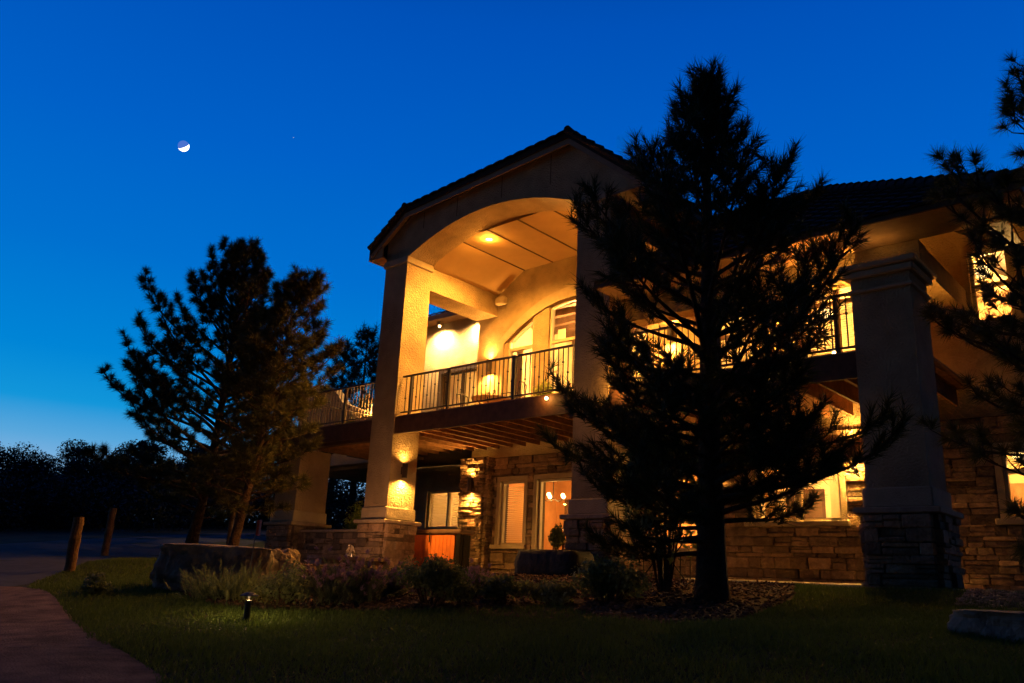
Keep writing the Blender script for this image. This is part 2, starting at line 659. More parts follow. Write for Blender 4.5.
def stone_block(mb, x0, x1, y0, y1, z0, z1, seed, sides='FLR', **kw):
    """Stone facing on the sides of a pier: F front (-Y), L (-X), R (+X), B (+Y)."""
    t = .05
    if 'F' in sides:
        stones(mb, x0, x1, z0, z1, lambda a, b, c, d, p: mb.bevbox(a, b, y0 - t - p, y0 + .02, c, d, .013), seed=seed, **kw)
    if 'B' in sides:
        stones(mb, x0, x1, z0, z1, lambda a, b, c, d, p: mb.bevbox(a, b, y1 - .02, y1 + t + p, c, d, .008), seed=seed + 3, **kw)
    if 'R' in sides:
        stones(mb, y0, y1, z0, z1, lambda a, b, c, d, p: mb.bevbox(x1 - .02, x1 + t + p, a, b, c, d, .008), seed=seed + 1, **kw)
    if 'L' in sides:
        stones(mb, y0, y1, z0, z1, lambda a, b, c, d, p: mb.bevbox(x0 - t - p, x0 + .02, a, b, c, d, .008), seed=seed + 2, **kw)


def column(x0, x1, y0, y1, ztop, seed, impost=True, base=1.0, cap=False):
    mb = MB()
    mb.box(x0, x1, y0, y1, base + .36, ztop)
    col = mb.build('column', M['stucco'], house)
    MB().bevbox(x0 - .045, x1 + .045, y0 - .045, y1 + .045, base + .07, base + .36, .02).build('plinth', M['trim'], col)
    MB().bevbox(x0 - .16, x1 + .16, y0 - .16, y1 + .16, base - .02, base + .068, .015).build('base_cap', M['capstone'], col)
    mb = MB()
    mb.box(x0 - .015, x1 + .015, y0 - .015, y1 + .015, -.25, base - .03)
    core = mb.build('base_core', M['mortar'], col)
    mb = MB()
    stone_block(mb, x0 - .03, x1 + .03, y0 - .03, y1 + .03, -.12, base - .025, seed, 'FLRB', rmin=.10, rmax=.20, wmin=.16, wmax=.42)
    mb.build('stone_base', M['stone'], col)
    if impost:
        mb = MB()
        mb.bevbox(x0 - .05, x1 + .05, y0 - .05, y1 + .05, ztop - .16, ztop + .02, .02)
        mb.build('impost', M['trim'], col)
    if cap:
        mb = MB()
        mb.bevbox(x0 - .05, x1 + .05, y0 - .05, y1 + .05, ztop - .46, ztop - .40, .015)
        mb.bevbox(x0 - .08, x1 + .08, y0 - .08, y1 + .08, ztop - .22, ztop - .10, .02)
        mb.bevbox(x0 - .14, x1 + .14, y0 - .14, y1 + .14, ztop - .10, ztop - .002, .02)
        mb.build('column_cap', M['trim'], col)
    return col


column(XL0, XL1, D, CB, SPR, 11)
column(XR0, XR1, D, CB, SPR, 21)
column(-4.30, -3.42, D, 13.65, 4.845, 31, impost=False, cap=True)
column(-19.90, -18.92, 12.86, 13.84, 2.98, 41, impost=False)

# beams on both sides of the portico, running back to the wall
for a, b in ((XL0 + .02, XL1 - .02), (XR0 + .02, XR1 - .02)):
    MB().box(a, b, CB + .002, BW - .002, 6.92, 8.04 if a < -12 else 8.14).build('side_beam', M['stucco'], house)

# vaulted portico ceiling
cz = [(XL1 - .3, 7.36), (-14.2, 8.10), (-10.7, 8.14), (XR0 + .3, 7.36)]
mb = MB()
low, up = cz, [(x, z + .1) for x, z in cz]
for (a, b, c, d) in zip(low, low[1:], up, up[1:]):
    mb.prism([a, b, d, c], 'y', CB + .003, BW + .05)
ceil = mb.build('portico_ceiling', M['ceiling'], house)
mb = MB()
for x, z in ((-14.2, 8.10), (-13.2, 8.113), (-12.2, 8.12), (-11.2, 8.13)):
    mb.box(x - .018, x + .018, CB + .004, BW - .004, z - .016, z + .004)
mb.build('ceiling_seam', M['seam'], ceil)

# portico roof: clipped gable, tiled
def tiles(mb, p0, along, up, n_along, n_up, pitch_a, pitch_u, amp=.026, lift=.035):
    """Barrel tiles: p0 lower corner, unit vectors, counts and pitches; wavy across, stepped up the slope."""
    p0, along, up = Vector(p0), Vector(along).normalized(), Vector(up).normalized()
    nrm = along.cross(up).normalized()
    if nrm.z < 0: nrm = -nrm
    seg = 6
    for r in range(n_up):
        rows = []
        for e, hgt in ((0, lift), (1, 0)):
            row = []
            for i in range(n_along * seg + 1):
                w = amp * abs(math.sin(math.pi * i / seg)) ** .8
                row.append(p0 + along * (i * pitch_a / seg) + up * ((r + e * 1.08) * pitch_u) + nrm * (w + hgt))
            rows.append(row)
        low_edge = [p - nrm * (lift + .01) for p in rows[0]]
        k = len(rows[0])
        vs = low_edge + rows[0] + rows[1]
        fs = []
        for i in range(k - 1):
            fs.append((i, i + 1, k + i + 1, k + i))
            fs.append((k + i, k + i + 1, 2 * k + i + 1, 2 * k + i))
        mb.add(vs, fs)


RY0, RY1 = 12.55, 21.0
rp = [(-16.41, 7.84), (-15.15, 8.71), (-9.93, 9.05), (-8.08, 7.49)]
mb = MB()
for (a, b) in zip(rp, rp[1:]):
    mb.prism([a, b, (b[0], b[1] + .14), (a[0], a[1] + .14)], 'y', RY0, RY1)
proof = mb.build('portico_roof', M['rooftile'], house)
mb = MB()
for (a, b) in zip(rp, rp[1:]):
    A, B = Vector((a[0], RY0 - .04, a[1] + .14)), Vector((b[0], RY0 - .04, b[1] + .14))
    L = (B - A).length
    if abs(b[1] - a[1]) > .5:
        lo, hi = (A, B) if A.z < B.z else (B, A)
        n = max(2, round(L / .30))
        tiles(mb, lo, (0, 1, 0), hi - lo, 28, n, .30, L / n)
        # barge tiles that cap the sloping edge
        for k in range(n):
            c0 = lo + (hi - lo) * (k / n); c1 = lo + (hi - lo) * ((k + 1.12) / n)
            mb.tube([c0 + Vector((0, .02, .035)), c1 + Vector((0, .02, -.0))], [.075, .06], 8)
    else:
        n = round(L / .30)
        tiles(mb, A, B - A, (0, 1, 0), n, 28, L / n, .30)
# cap tiles along the bends
for q in (rp[1], rp[2]):
    for k in range(24):
        mb.tube([(q[0], RY0 - .05 + k * .34, q[1] + .185), (q[0], RY0 - .05 + (k + 1.1) * .34, q[1] + .165)], [.085, .07], 8)
mb.build('roof_tiles', M['rooftile'], proof)
# fascia under the roof edge and soffit behind it
mb = MB()
for (a, b) in zip(rp, rp[1:]):
    mb.prism([(a[0], a[1] - .14), (b[0], b[1] - .14), (b[0], b[1] - .003), (a[0], a[1] - .003)], 'y', RY0 + .03, RY0 + .06)
mb.build('roof_fascia', M['fascia'], proof)
mb = MB()
for (a, b) in zip(rp, rp[1:]):
    mb.prism([(a[0] + .01, a[1] - .03), (b[0] - .01, b[1] - .03), (b[0] - .01, b[1] - .006), (a[0] + .01, a[1] - .006)], 'y', RY0 + .063, D - .003)
# boxed eaves at both sides
mb.box(-16.38, XL0 - .003, RY0 + .07, RY1, 7.70, 7.74)
mb.box(XR1 + .003, -8.10, RY0 + .07, RY1, 7.38, 7.42)
mb.build('roof_soffit', M['fascia'], proof)
MB().prism([(XR1 + .003, 7.425), (-8.085, 7.425), (-8.085, 7.44), (XR1 + .003, 8.14)], 'y', RY0 + .066, RY0 + .096).build('eave_return', M['stucco'], proof)
MB().prism([(-16.40, 7.745), (XL0 - .003, 7.745), (XL0 - .003, 8.06), (-16.40, 7.77)], 'y', RY0 + .066, RY0 + .096).build('eave_return', M['stucco'], proof)
mb = MB()
mb.box(-16.45, -16.41, RY0 + .03, RY1, 7.68, 7.88)
mb.build('eave_board', M['fascia'], proof)
mb = MB()
mb.box(-8.08, -8.04, RY0 + .03, RY1, 7.36, 7.53)
mb.build('eave_board', M['fascia'], proof)

# ---------------- upper back wall with the arched window group
WC = -12.45


def warch(x):
    t = min(1, abs(x - WC) / 2.32)
    return 6.06 + .90 * (1 - t ** 2)


UP_OPEN = [(-14.69, -13.80, 3.52, 'arch'), (-13.26, -11.64, 3.52, 'arch'), (-11.10, -10.21, 3.52, 'arch'),
           (-8.55, -7.55, 3.52, 5.75), (-6.52, -5.02, 3.52, 6.02), (-3.30, -2.66, 4.66, 6.00)]
UX0, UX1 = -15.82, -2.30


def uptop(x):
    return 8.6 if x < XR1 else 7.2


mb = MB()
xs = [UX0, UX1, XR1]
for o in UP_OPEN:
    xs += [o[0], o[1]]
    if o[3] == 'arch':
        xs += list(np.linspace(o[0], o[1], 13))
xs = sorted(set(round(x, 5) for x in xs))
for a, b in zip(xs, xs[1:]):
    m_ = (a + b) / 2
    hole = next((o for o in UP_OPEN if o[0] < m_ < o[1]), None)
    zt = uptop(m_)
    if hole is None:
        mb.box(a, b, BW, BW + .25, 2.95, zt)
    else:
        mb.box(a, b, BW, BW + .25, 2.95, hole[2])
        if hole[3] == 'arch':
            mb.prism([(a, warch(a)), (b, warch(b)), (b, zt), (a, zt)], 'y', BW, BW + .25)
        else:
            mb.box(a, b, BW, BW + .25, hole[3], zt)
mb.build('upper_wall', M['stucco'], house)
# arched trim band, proud of the wall
mb = MB()
ts = np.linspace(-1, 1, 33)
def tp(t, off):
    return (WC + (2.36 + off) * t, 6.06 + (.92 + off) * (1 - t * t) + .0 * off)
for a, b in zip(ts, ts[1:]):
    mb.prism([tp(a, 0), tp(b, 0), (tp(b, .20)[0], tp(b, .20)[1] + .10), (tp(a, .20)[0], tp(a, .20)[1] + .10)], 'y', BW - .045, BW - .002)
mb.box(WC - 2.56, WC - 2.36, BW - .045, BW - .002, 3.52, 6.10)
mb.box(WC + 2.36, WC + 2.56, BW - .045, BW - .002, 3.52, 6.10)
mb.build('arch_trim', M['trim'], house)


def window(x0, x1, z0, z1, y, trans=(), mull=(), blind=None, topf=None, m='frame', casing=True, sill=False, door=False, label=None, blind_cut=None):
    """A glazed opening: frame (part), with glass, blind and casing as sub-parts."""
    w = .055
    y = y - .05 if not topf else y
    mb = MB()
    n = 12 if topf else 1
    xs = np.linspace(x0, x1, n + 1)
    tz = (lambda x: topf(x)) if topf else (lambda x: z1)
    mb.box(x0, x0 + w, y + .05, y + .14, z0, tz(x0) - .01)
    mb.box(x1 - w, x1, y + .05, y + .14, z0, tz(x1) - .01)
    mb.box(x0 + w, x1 - w, y + .05, y + .14, z0, z0 + (.14 if door else w))
    for a, b in zip(xs, xs[1:]):
        mb.prism([(a, tz(a) - w * 1.1), (b, tz(b) - w * 1.1), (b, tz(b) - .002), (a, tz(a) - .002)], 'y', y + .052, y + .138)
    for z in trans:
        mb.box(x0 + w, x1 - w, y + .055, y + .135, z - .04, z + .04)
    for x in mull:
        mb.box(x - .04, x + .04, y + .045, y + .145, z0 + .01, min(tz(x - .04), tz(x + .04)) - .01)
    win = mb.build('door' if door else 'window', M[m], house)
    if label: win['label'] = label
    mb = MB()
    poly = [(x0 + .01, z0 + .01), (x1 - .01, z0 + .01)] + [(x, tz(x) - .02) for x in np.linspace(x1 - .01, x0 + .01, n + 1)]
    mb.add([(p[0], y + .095, p[1]) for p in poly], [tuple(range(len(poly)))])
    mb.build('pane', M['glass'], win, fix=False)
    if blind:
        mb = MB()
        s, ang = .050, blind
        zt = (min(tz(x0), tz(x1)) if topf else z1) - .10
        z = z0 + .06 if blind_cut is None else blind_cut
        cells = [x0 + .07] + [v for mlx in mull for v in (mlx - .05, mlx + .05)] + [x1 - .07]
        while z < zt:
            dy, dz = .024 * math.cos(ang), .024 * math.sin(ang)
            for a, b in zip(cells[::2], cells[1::2]):
                mb.add([(a, y + .20 - dy, z - dz), (b, y + .20 - dy, z - dz), (b, y + .20 + dy, z + dz), (a, y + .20 + dy, z + dz)], [(0, 1, 2, 3)])
            z += s
        mb.build('blind', M['blind'], win, fix=False)
    if casing and not topf:
        c, pr = .11, .05
        mb = MB()
        mb.box(x0 - c, x0 - .002, y - pr, y + .04, z0, z1 + c)
        mb.box(x1 + .002, x1 + c, y - pr, y + .04, z0, z1 + c)
        mb.box(x0 - .001, x1 + .001, y - pr + .003, y + .04, z1 + .002, z1 + c - .002)
        if sill:
            mb.bevbox(x0 - c - .06, x1 + c + .06, y - .17, y + .04, z0 - .10, z0 - .002, .012)
        mb.build('casing', M['trim'] if m == 'frame' else M[m], win)
    return win


for o in UP_OPEN[:3]:
    window(o[0], o[1], o[2], None, BW, trans=(5.88,), topf=lambda x: warch(x), door=True)
window(-8.55, -7.55, 3.52, 5.75, BW, trans=(5.2,), blind=.9, door=True)
window(-6.52, -5.02, 3.52, 6.02, BW, trans=(5.55,), mull=(-5.77,), blind=.65, door=True)
window(-3.30, -2.66, 4.66, 6.00, BW, trans=(5.35,), sill=True)

# ---------------- lower storey: stone facing with openings
LOW_OPEN = [(-14.64, -13.82, .70, 2.31), (-13.40, -12.20, .02, 2.31), (-10.3, -8.95, .62, 2.31),
            (-7.66, -5.90, 1.19, 2.30), (-3.14, -2.42, 1.18, 2.35)]
mb = MB()
xs = sorted(set([UX0, UX1] + [v for o in LOW_OPEN for v in o[:2]]))
for a, b in zip(xs, xs[1:]):
    m_ = (a + b) / 2
    h = next((o for o in LOW_OPEN if o[0] < m_ < o[1]), None)
    if h is None:
        mb.box(a, b, BW, BW + .25, -.3, 2.948)
    else:
        mb.box(a, b, BW, BW + .25, -.3, h[2])
        mb.box(a, b, BW, BW + .25, h[3], 2.948)
lower = mb.build('lower_wall', M['mortar'], house)
holes = [(o[0] - .12, o[1] + .12, o[2] - .11, o[3] + .12) for o in LOW_OPEN]
mb = MB()
stones(mb, -14.88, UX1, -.06, 2.93, lambda a, b, c, d, p: mb.bevbox(a, b, BW - .05 - p, BW + .01, c, d, .013), holes=holes,
       seed=77, rmin=.09, rmax=.19, wmin=.18, wmax=.55)
mb.build('stone_facing', M['stone'], lower)
# the corner pier with rough ledgestone
mb = MB()
mb.box(-15.80, -14.95, BW - .34, BW - .002, -.2, 2.94)
pier = mb.build('corner_pier', M['mortar'], house)
mb = MB()
stone_block(mb, -15.80, -14.95, BW - .34, BW - .01, -.06, 2.93, 61, 'FLR', rmin=.055, rmax=.125, wmin=.10, wmax=.30)
mb.build('stone_facing', M['stone'], pier)

window(-14.64, -13.82, .70, 2.31, BW, blind=.75, sill=True)
window(-13.40, -12.20, .02, 2.31, BW, door=True)
window(-10.3, -8.95, .62, 2.31, BW, mull=(-9.62,), sill=True)
window(-7.66, -5.90, 1.19, 2.30, BW, mull=(-6.80, -6.73), blind=.10, sill=True, blind_cut=2.02)
window(-3.14, -2.42, 1.18, 2.35, BW, trans=(1.98,), sill=True)

# ---------------- set-back wing on the far side
WY = 19.0
WX0 = -21.3
wing_open = [(-20.42, -18.56, 1.37, 2.55), (-20.15, -17.2, 3.52, 6.5)]
mb = MB()
xs = sorted(set([WX0, -15.84] + [v for o in wing_open for v in o[:2]]))
for a, b in zip(xs, xs[1:]):
    m_ = (a + b) / 2
    hs = sorted([o for o in wing_open if o[0] < m_ < o[1]], key=lambda o: o[2])
    z = -.3
    for h in hs:
        mb.box(a, b, WY, WY + .25, z, h[2])
        z = h[3]
    mb.box(a, b, WY, WY + .25, z, 8.45)
mb.box(WX0, WX0 + .25, WY + .25, WY + 7, -.3, 8.45)
mb.build('wing_wall', M['stucco'], house)
window(-20.42, -18.56, 1.37, 2.55, WY, mull=(-19.5,), blind=.75, m='frame')
wd = window(-20.15, -17.2, 3.52, 6.5, WY, mull=(-19.2, -18.2), m='darkframe', door=True)
mb = MB()
for k in range(40):      # drawn curtains behind the wing door
    a = -20.08 + k * 2.8 / 40
    yy = WY + .24 + .03 * (k % 2)
    mb.add([(a, yy, 3.6), (a + .07, WY + .27 - .03 * (k % 2) + .0, 3.6), (a + .07, WY + .27 - .03 * (k % 2), 6.44), (a, yy, 6.44)], [(0, 1, 2, 3)])
mb.build('curtain', M['curtain'], wd, fix=False)
# wing side wall of the portico block
MB().box(UX0 + .0, UX0 + .25, BW + .252, WY + .0, -.3, 8.6).build('return_wall', M['stucco'], house)
# wing roof: hip with boxed eave
ez = 8.50
mb = MB()
mb.add([(WX0 - .30, WY - .5, ez), (-15.0, WY - .5, ez), (-15.0, WY + 7.5, ez), (WX0 - .30, WY + 7.5, ez),
        (WX0 + 3.0, WY + 3.2, ez + 1.9), (-15.0, WY + 3.2, ez + 1.9)],
       [(0, 1, 5, 4), (0, 4, 3), (3, 4, 5, 2), (1, 2, 5), (3, 2, 1, 0)])
wroof = mb.build('wing_roof', M['rooftile'], house)
mb = MB()
tiles(mb, (WX0 - .30, WY - .54, ez + .01), (1, 0, 0), (0, 3.7, 1.9), 21, 1, .30, .34)
mb.build('roof_tiles', M['rooftile'], wroof)
mb = MB()
mb.box(WX0 - .33, -16.8, WY - .54, WY - .50, ez - .18, ez + .0)
mb.box(WX0 - .33, WX0 - .29, WY - .497, WY + 7.5, ez - .18, ez)
mb.box(WX0 - .28, -16.8, WY - .495, WY - .003, ez - .16, ez - .12)
mb.build('eave_board', M['fascia'], wroof)
# sloping stucco parapet beyond the far end of the balcony
px0 = 17.0
mb = MB()
mb.prism([(-25.4, 3.3), (-19.0, 3.3), (-19.0, 4.45), (-21.2, 4.86), (-22.9, 5.45), (-23.5, 6.02), (-24.5, 6.26), (-25.4, 6.0)], 'y', px0, px0 + .35)
mb.build('parapet_wall', M['stucco'], house)
MB().box(-25.4, WX0 - .003, px0 + .353, WY + 3, 3.2, 3.46).build('terrace_slab', M['stucco'], house)
MB().box(-25.3, -24.8, px0 + .36, px0 + .86, -.3, 3.198).build('terrace_post', M['stucco'], house)

# ---------------- main roof over the right part, with the hip at its corner
EY, EZ, PIT = 12.24, 5.37, .65
RX1 = -1.74
RIY = 16.45
RIZ = EZ + PIT * (RIY - EY)
hipx = RX1 - (RIY - EY)
mb = MB()
mb.add([(-8.93, EY, EZ), (RX1, EY, EZ), (hipx, RIY, RIZ), (-8.93, RIY, RIZ), (RX1, 24, EZ), (-8.93, 24, EZ + .4),
        (-8.93, EY, EZ - .02), (RX1, EY, EZ - .02)],
       [(0, 1, 2, 3), (1, 4, 2), (3, 2, 4, 5)])
mroof = mb.build('main_roof', M['rooftile'], house)
mb = MB()
rowlen = math.hypot(1, PIT) * (RIY - EY)
nr = 15
u = Vector((0, 1, PIT)).normalized()
seg = 6
for r in range(nr):
    y0 = EY - .05 + (RIY - EY) * r / nr
    xe = RX1 - (y0 - EY) * 1.0
    na = max(1, int((xe + 8.93) / .30))
    tiles(mb, (xe - na * .30, y0, EZ + PIT * (y0 - EY) + .015), (1, 0, 0), u, na, 1, .30, rowlen / nr)
for k in range(20):     # hip and ridge caps
    t0, t1 = k / 20, (k + 1.1) / 20
    A, B = Vector((RX1, EY, EZ + .07)), Vector((hipx, RIY, RIZ + .07))
    mb.tube([A + (B - A) * t0 + Vector((0, 0, .03)), A + (B - A) * t1], [.12, .10], 8)
k = 0
while hipx - k * .32 > -8.6:
    mb.tube([(hipx - k * .32, RIY, RIZ + .09), (hipx - (k + 1.1) * .32, RIY, RIZ + .07)], [.12, .10], 8)
    k += 1
mb.build('roof_tiles', M['rooftile'], mroof)
mb = MB()
mb.box(XR1 + .02, RX1, EY - .03, EY + .01, EZ - .10, EZ - .01)
mb.box(RX1 - .04, RX1, EY + .012, 22, EZ - .10, EZ - .01)
mb.build('eave_board', M['wood'], mroof)
mb = MB()
mb.box(XR1 + .02, RX1 - .042, EY + .012, D + .47, EZ - .09, EZ - .06)
mb.box(RX1 - .40, RX1 - .042, D + .473, 22, EZ - .09, EZ - .06)
mb.build('eave_soffit', M['fascia'], mroof)
MB().box(XR1 + .003, -3.36, D + .44, D + .84, 4.85, 5.275).build('front_beam', M['stucco'], house)
mb = MB()
mb.prism([(D + .47, 5.30), (BW - .003, 6.98), (BW - .003, 7.06), (D + .47, 5.38)], 'x', XR1 + .003, -3.385)
mb.build('porch_ceiling', M['ceiling'], house)
MB().box(-3.80, -3.38, D + .844, BW - .003, 4.85, 5.275).build('porch_end_beam', M['stucco'], house)
# gable side of the house on the right and the unseen back
mb = MB()
mb.box(-2.55, -2.30, BW + .252, 24, -.3, 5.55)
mb.box(-20.7, -2.6, 24, 24.25, -.3, 5.9)
mb.build('side_wall', M['stucco'], house)

# ---------------- deck
DX0, DX1 = -19.92, -3.45
mb = MB()
n = int((BW - D) / .15)
x = DX0
while x < DX1:
    mb.bevbox(x, min(x + .135, DX1), D + .10, BW - .06, 3.46, 3.50, .005)
    x += .145
deck = mb.build('deck', M['plank'], house)
MB().box(DX0, DX1, D + .085, D + .097, 3.44, 3.506).build('deck_edge', M['fascia'], deck)
MB().box(DX0, DX1, D + .03, D + .083, 3.06, 3.47).build('deck_fascia', M['wood'], deck)
x = DX0 + .05
while x < DX1:
    MB().box(x, x + .05, D + .10, BW - .06, 3.17, 3.455).build('joist', M['plank'], deck)
    x += .46
MB().box(DX0 - .05, -16.0, D + .10, D + .30, 2.98, 3.16).build('deck_beam', M['wood'], deck)
# side wall of the balcony's far end: deck floor over the wing side
mb = MB()
x = WX0 + .02
while x < -15.9:
    mb.box(x, x + .135, BW - .05, WY - .01, 3.46, 3.50)
    x += .145
mb.build('deck_floor', M['plank'], deck)
MB().box(WX0 + .02, -15.9, BW - .04, WY - .02, 3.38, 3.455).build('deck_underside', M['wood'], deck)


def railing(x0, x1, y, z0, posts, seed=0):
    rail = MB().bevbox(x0, x1, y - .03, y + .03, z0 + .955, z0 + .995, .006).build('railing', M['iron'], house)
    MB().box(x0, x1, y - .018, y + .018, z0 + .08, z0 + .108).build('bottom_rail', M['iron'], rail)
    for p in posts:
        mb = MB()
        mb.bevbox(p - .032, p + .032, y - .032, y + .032, z0 + .0, z0 + .953, .006)
        mb.box(p - .06, p + .06, y - .06, y + .06, z0, z0 + .012)
        mb.build('post', M['iron'], rail)
    n = round((x1 - x0) / .125)
    for i in range(1, n):
        x = x0 + (x1 - x0) * i / n
        if any(abs(x - p) < .06 for p in posts):
            continue
        mb = MB()
        mb.box(x - .0085, x + .0085, y - .0085, y + .0085, z0 + .108, z0 + .956)
        k = i % 3
        if k == 0:
            mb.ball((x, y, z0 + .66), .027, 8, 4)
        elif k == 1:
            mb.ball((x, y, z0 + .43), .027, 8, 4)
        mb.build('baluster', M['iron'], rail)
    return rail


RYY = D + .16
railing(XL1 + .03, XR0 - .03, RYY, 3.5, (XL1 + .34, -13.5, -11.5, XR0 - .08))
railing(XR1 + .03, -4.33, RYY, 3.5, (XR1 + .08, -6.7, -4.62))
railing(DX0 + .05, XL0 - .03, RYY, 3.5, (DX0 + .09, -17.3, XL0 - .08))
for a, b, yy in ((DX0 + .1, 0, 0),):
    rail = MB().bevbox(DX0 + .05, DX0 + .11, RYY + .04, BW, 3.5 + .955, 3.5 + .995, .006).build('railing', M['iron'], house)
    MB().box(DX0 + .06, DX0 + .10, RYY + .04, BW, 3.58, 3.608).build('bottom_rail', M['iron'], rail)
    for i in range(1, 25):
        y_ = RYY + (BW - RYY) * i / 25
        MB().box(DX0 + .0715, DX0 + .0885, y_ - .0085, y_ + .0085, 3.608, 4.456).build('baluster', M['iron'], rail)

# patio slab
MB().bevbox(-9.3, -5.15, BW - .34, BW - .10, -.06, .05, .045).build('wall_curb', M['concrete'], house)
MB().bevbox(-17.6, -3.3, D + .22, BW - .10, -.16, -.02, .012).build('patio_slab', M['concrete'], house)

# ---------------- rooms behind the windows
def room(x0, x1, y0, y1, z0, z1, m, name):
    mb = MB()
    mb.box(x0, x1, y1, y1 + .1, z0, z1)
    mb.box(x0 - .1, x0, y0, y1 + .1, z0, z1)
    mb.box(x1, x1 + .1, y0, y1 + .1, z0, z1)
    mb.box(x0 - .1, x1 + .1, y0, y1 + .1, z1, z1 + .1)
    r = mb.build(name, M[m], house)
    MB().box(x0 - .1, x1 + .1, y0, y1 + .1, z0 - .1, z0 - .002).build('room_floor', M['roomfloor'], r)
    return r


room(-15.55, -9.1, BW + .26, 20.2, 3.52, 7.3, 'room', 'great_room')
room(-8.95, -4.3, BW + .26, 19.6, 3.52, 6.4, 'room', 'bedroom')
room(-4.15, -2.6, BW + .26, 18.6, 3.52, 6.4, 'room', 'bathroom')
room(-15.55, -8.6, BW + .26, 19.6, 0, 2.8, 'redroom', 'den')
room(-8.4, -4.3, BW + .26, 19.0, 0, 2.8, 'room', 'guest_room')
room(-4.15, -2.6, BW + .26, 18.6, 0, 2.8, 'room', 'laundry_room')
room(-20.7, -16.1, WY + .26, 22.0, 3.52, 6.6, 'room', 'wing_room')
room(-20.7, -16.1, WY + .26, 22.0, 0, 2.8, 'room', 'wing_den')


# ceiling timbers of the great room, curtains, a picture and a door seen through the panes
for k in range(6):
    MB().box(-15.4, -9.2, 16.9 + k * .62, 17.06 + k * .62, 7.10, 7.297).build('ceiling_timber', M['wood'], house)


def curtain(x0, x1, y, z0, z1, folds=7):
    mb = MB()
    n = folds * 4
    for k in range(n):
        a, b = x0 + (x1 - x0) * k / n, x0 + (x1 - x0) * (k + 1) / n
        ya, yb = y + .03 * math.sin(k * math.pi / 2), y + .03 * math.sin((k + 1) * math.pi / 2)
        mb.add([(a, ya, z0), (b, yb, z0), (b, yb, z1), (a, ya, z1)], [(0, 1, 2, 3)])
    return mb.build('curtain', M['curtain'], house, fix=False)


curtain(-7.62, -7.30, BW + .34, 1.12, 2.32)
curtain(-6.26, -5.94, BW + .34, 1.12, 2.32)
curtain(-14.66, -14.42, BW + .36, 3.56, 6.0)
curtain(-13.24, -12.98, BW + .36, 3.56, 6.3)
curtain(-11.92, -11.66, BW + .36, 3.56, 6.3)
curtain(-10.28, -10.02, BW + .34, .62, 2.3)
for x0, x1, y, z0, z1 in ((-8.2, -7.3, 18.99, 1.45, 2.15), (-6.9, -6.2, 18.99, 1.5, 2.3), (-14.9, -13.6, 20.19, 5.4, 6.4), (-12.6, -11.0, 20.19, 5.3, 6.5), (-15.2, -14.2, 19.59, 1.5, 2.2)):
    fr = MB().bevbox(x0, x1, y - .04, y - .002, z0, z1, .01).build('picture_frame', M['wood'], house)
    MB().box(x0 + .07, x1 - .07, y - .046, y - .041, z0 + .07, z1 - .07).build('picture', M['cover'], fr)
MB().bevbox(-3.52, -2.68, 18.52, 18.598, 0, 2.06, .01).build('inner_door', M['plank'], house)
MB().bevbox(-3.9, -2.9, 18.3, 18.598, 5.0, 5.9, .01).build('wall_cabinet', M['plank'], house)


# ------------------------------------------------------------------ lamps
def lamp(name, typ, loc, energy, parent, col=WARM, **kw):
    d = bpy.data.lights.new(name, typ)
    d.energy = energy * POWER.get(typ if 'room' not in name else 'ROOM', 1)
    d.color = col
    aim = kw.pop('aim', None)
    for k, v in kw.items():
        setattr(d, k, v)
    o = bpy.data.objects.new(name, d)
    C.objects.link(o)
    o.parent = parent
    o.location = loc
    if aim is not None:
        o.rotation_euler = Vector(aim).to_track_quat('-Z', 'Y').to_euler()
    return o


def room_light(x, y, z, e, label, globe=.13, m='bulbsoft', col=(1, .56, .15)):
    t = empty('ceiling_light', (x, y, z), label, 'ceiling light')
    MB().lathe([(.02, .10), (.06, .12), (.06, .16), (.02, .17)]).build('mount', M['lamp'], t)
    MB().ball((0, 0, 0), globe, 14, 8).build('globe', M[m], t, smooth=True)
    lamp('room_lamp', 'POINT', (0, 0, -globe - .12), e, t, col, shadow_soft_size=.10)
    return t


room_light(-13.4, 17.9, 6.6, 300, 'round ceiling light glowing inside the arched balcony window')
room_light(-10.9, 18.4, 6.6, 240, 'round ceiling light in the great room behind the big dark pine')
room_light(-6.6, 17.9, 5.9, 170, 'ceiling light behind the upper door with lowered blinds')
room_light(-3.3, 17.3, 6.0, 190, 'ceiling light inside the small upper window beside the pine branches')
room_light(-6.7, 17.5, 2.45, 120, 'ceiling light behind the wide stone wall window by the pine trunk')
room_light(-3.1, 17.4, 2.45, 55, 'ceiling light inside the lower window at the dark end of the house')
room_light(-11.4, 18.6, 2.45, 70, 'ceiling light deep in the den past the patio door')
room_light(-18.6, 20.5, 6.0, 60, 'ceiling light behind the curtained wing door')
room_light(-19.2, 20.5, 2.4, 40, 'ceiling light behind the blinds above the hot tub')
room_light(-9.6, 18.2, 2.3, 60, 'ceiling light in the den behind the leafy shrub')

# pendant lamp with bulbs in the den
t = empty('pendant_lamp', (-14.55, 18.2, 1.98), 'pendant lamp with several glowing bulbs behind the glass patio door', 'pendant lamp')
mb = MB()
mb.tube([(0, 0, .82), (0, 0, .1)], .012)
for k in range(5):
    a = k * 2 * math.pi / 5
    mb.tube([(0, 0, .1), (.18 * math.cos(a), .18 * math.sin(a), .02), (.34 * math.cos(a), .34 * math.sin(a), .12)], .012, 6)
mb.build('arm', M['lamp'], t)
for k in range(5):
    a = k * 2 * math.pi / 5
    MB().ball((.34 * math.cos(a), .34 * math.sin(a), .17), .055, 10, 6).build('bulb', M['bulb'], t)
lamp('pendant_light', 'POINT', (0, 0, -.15), 26, t, (1, .50, .12), shadow_soft_size=.3)
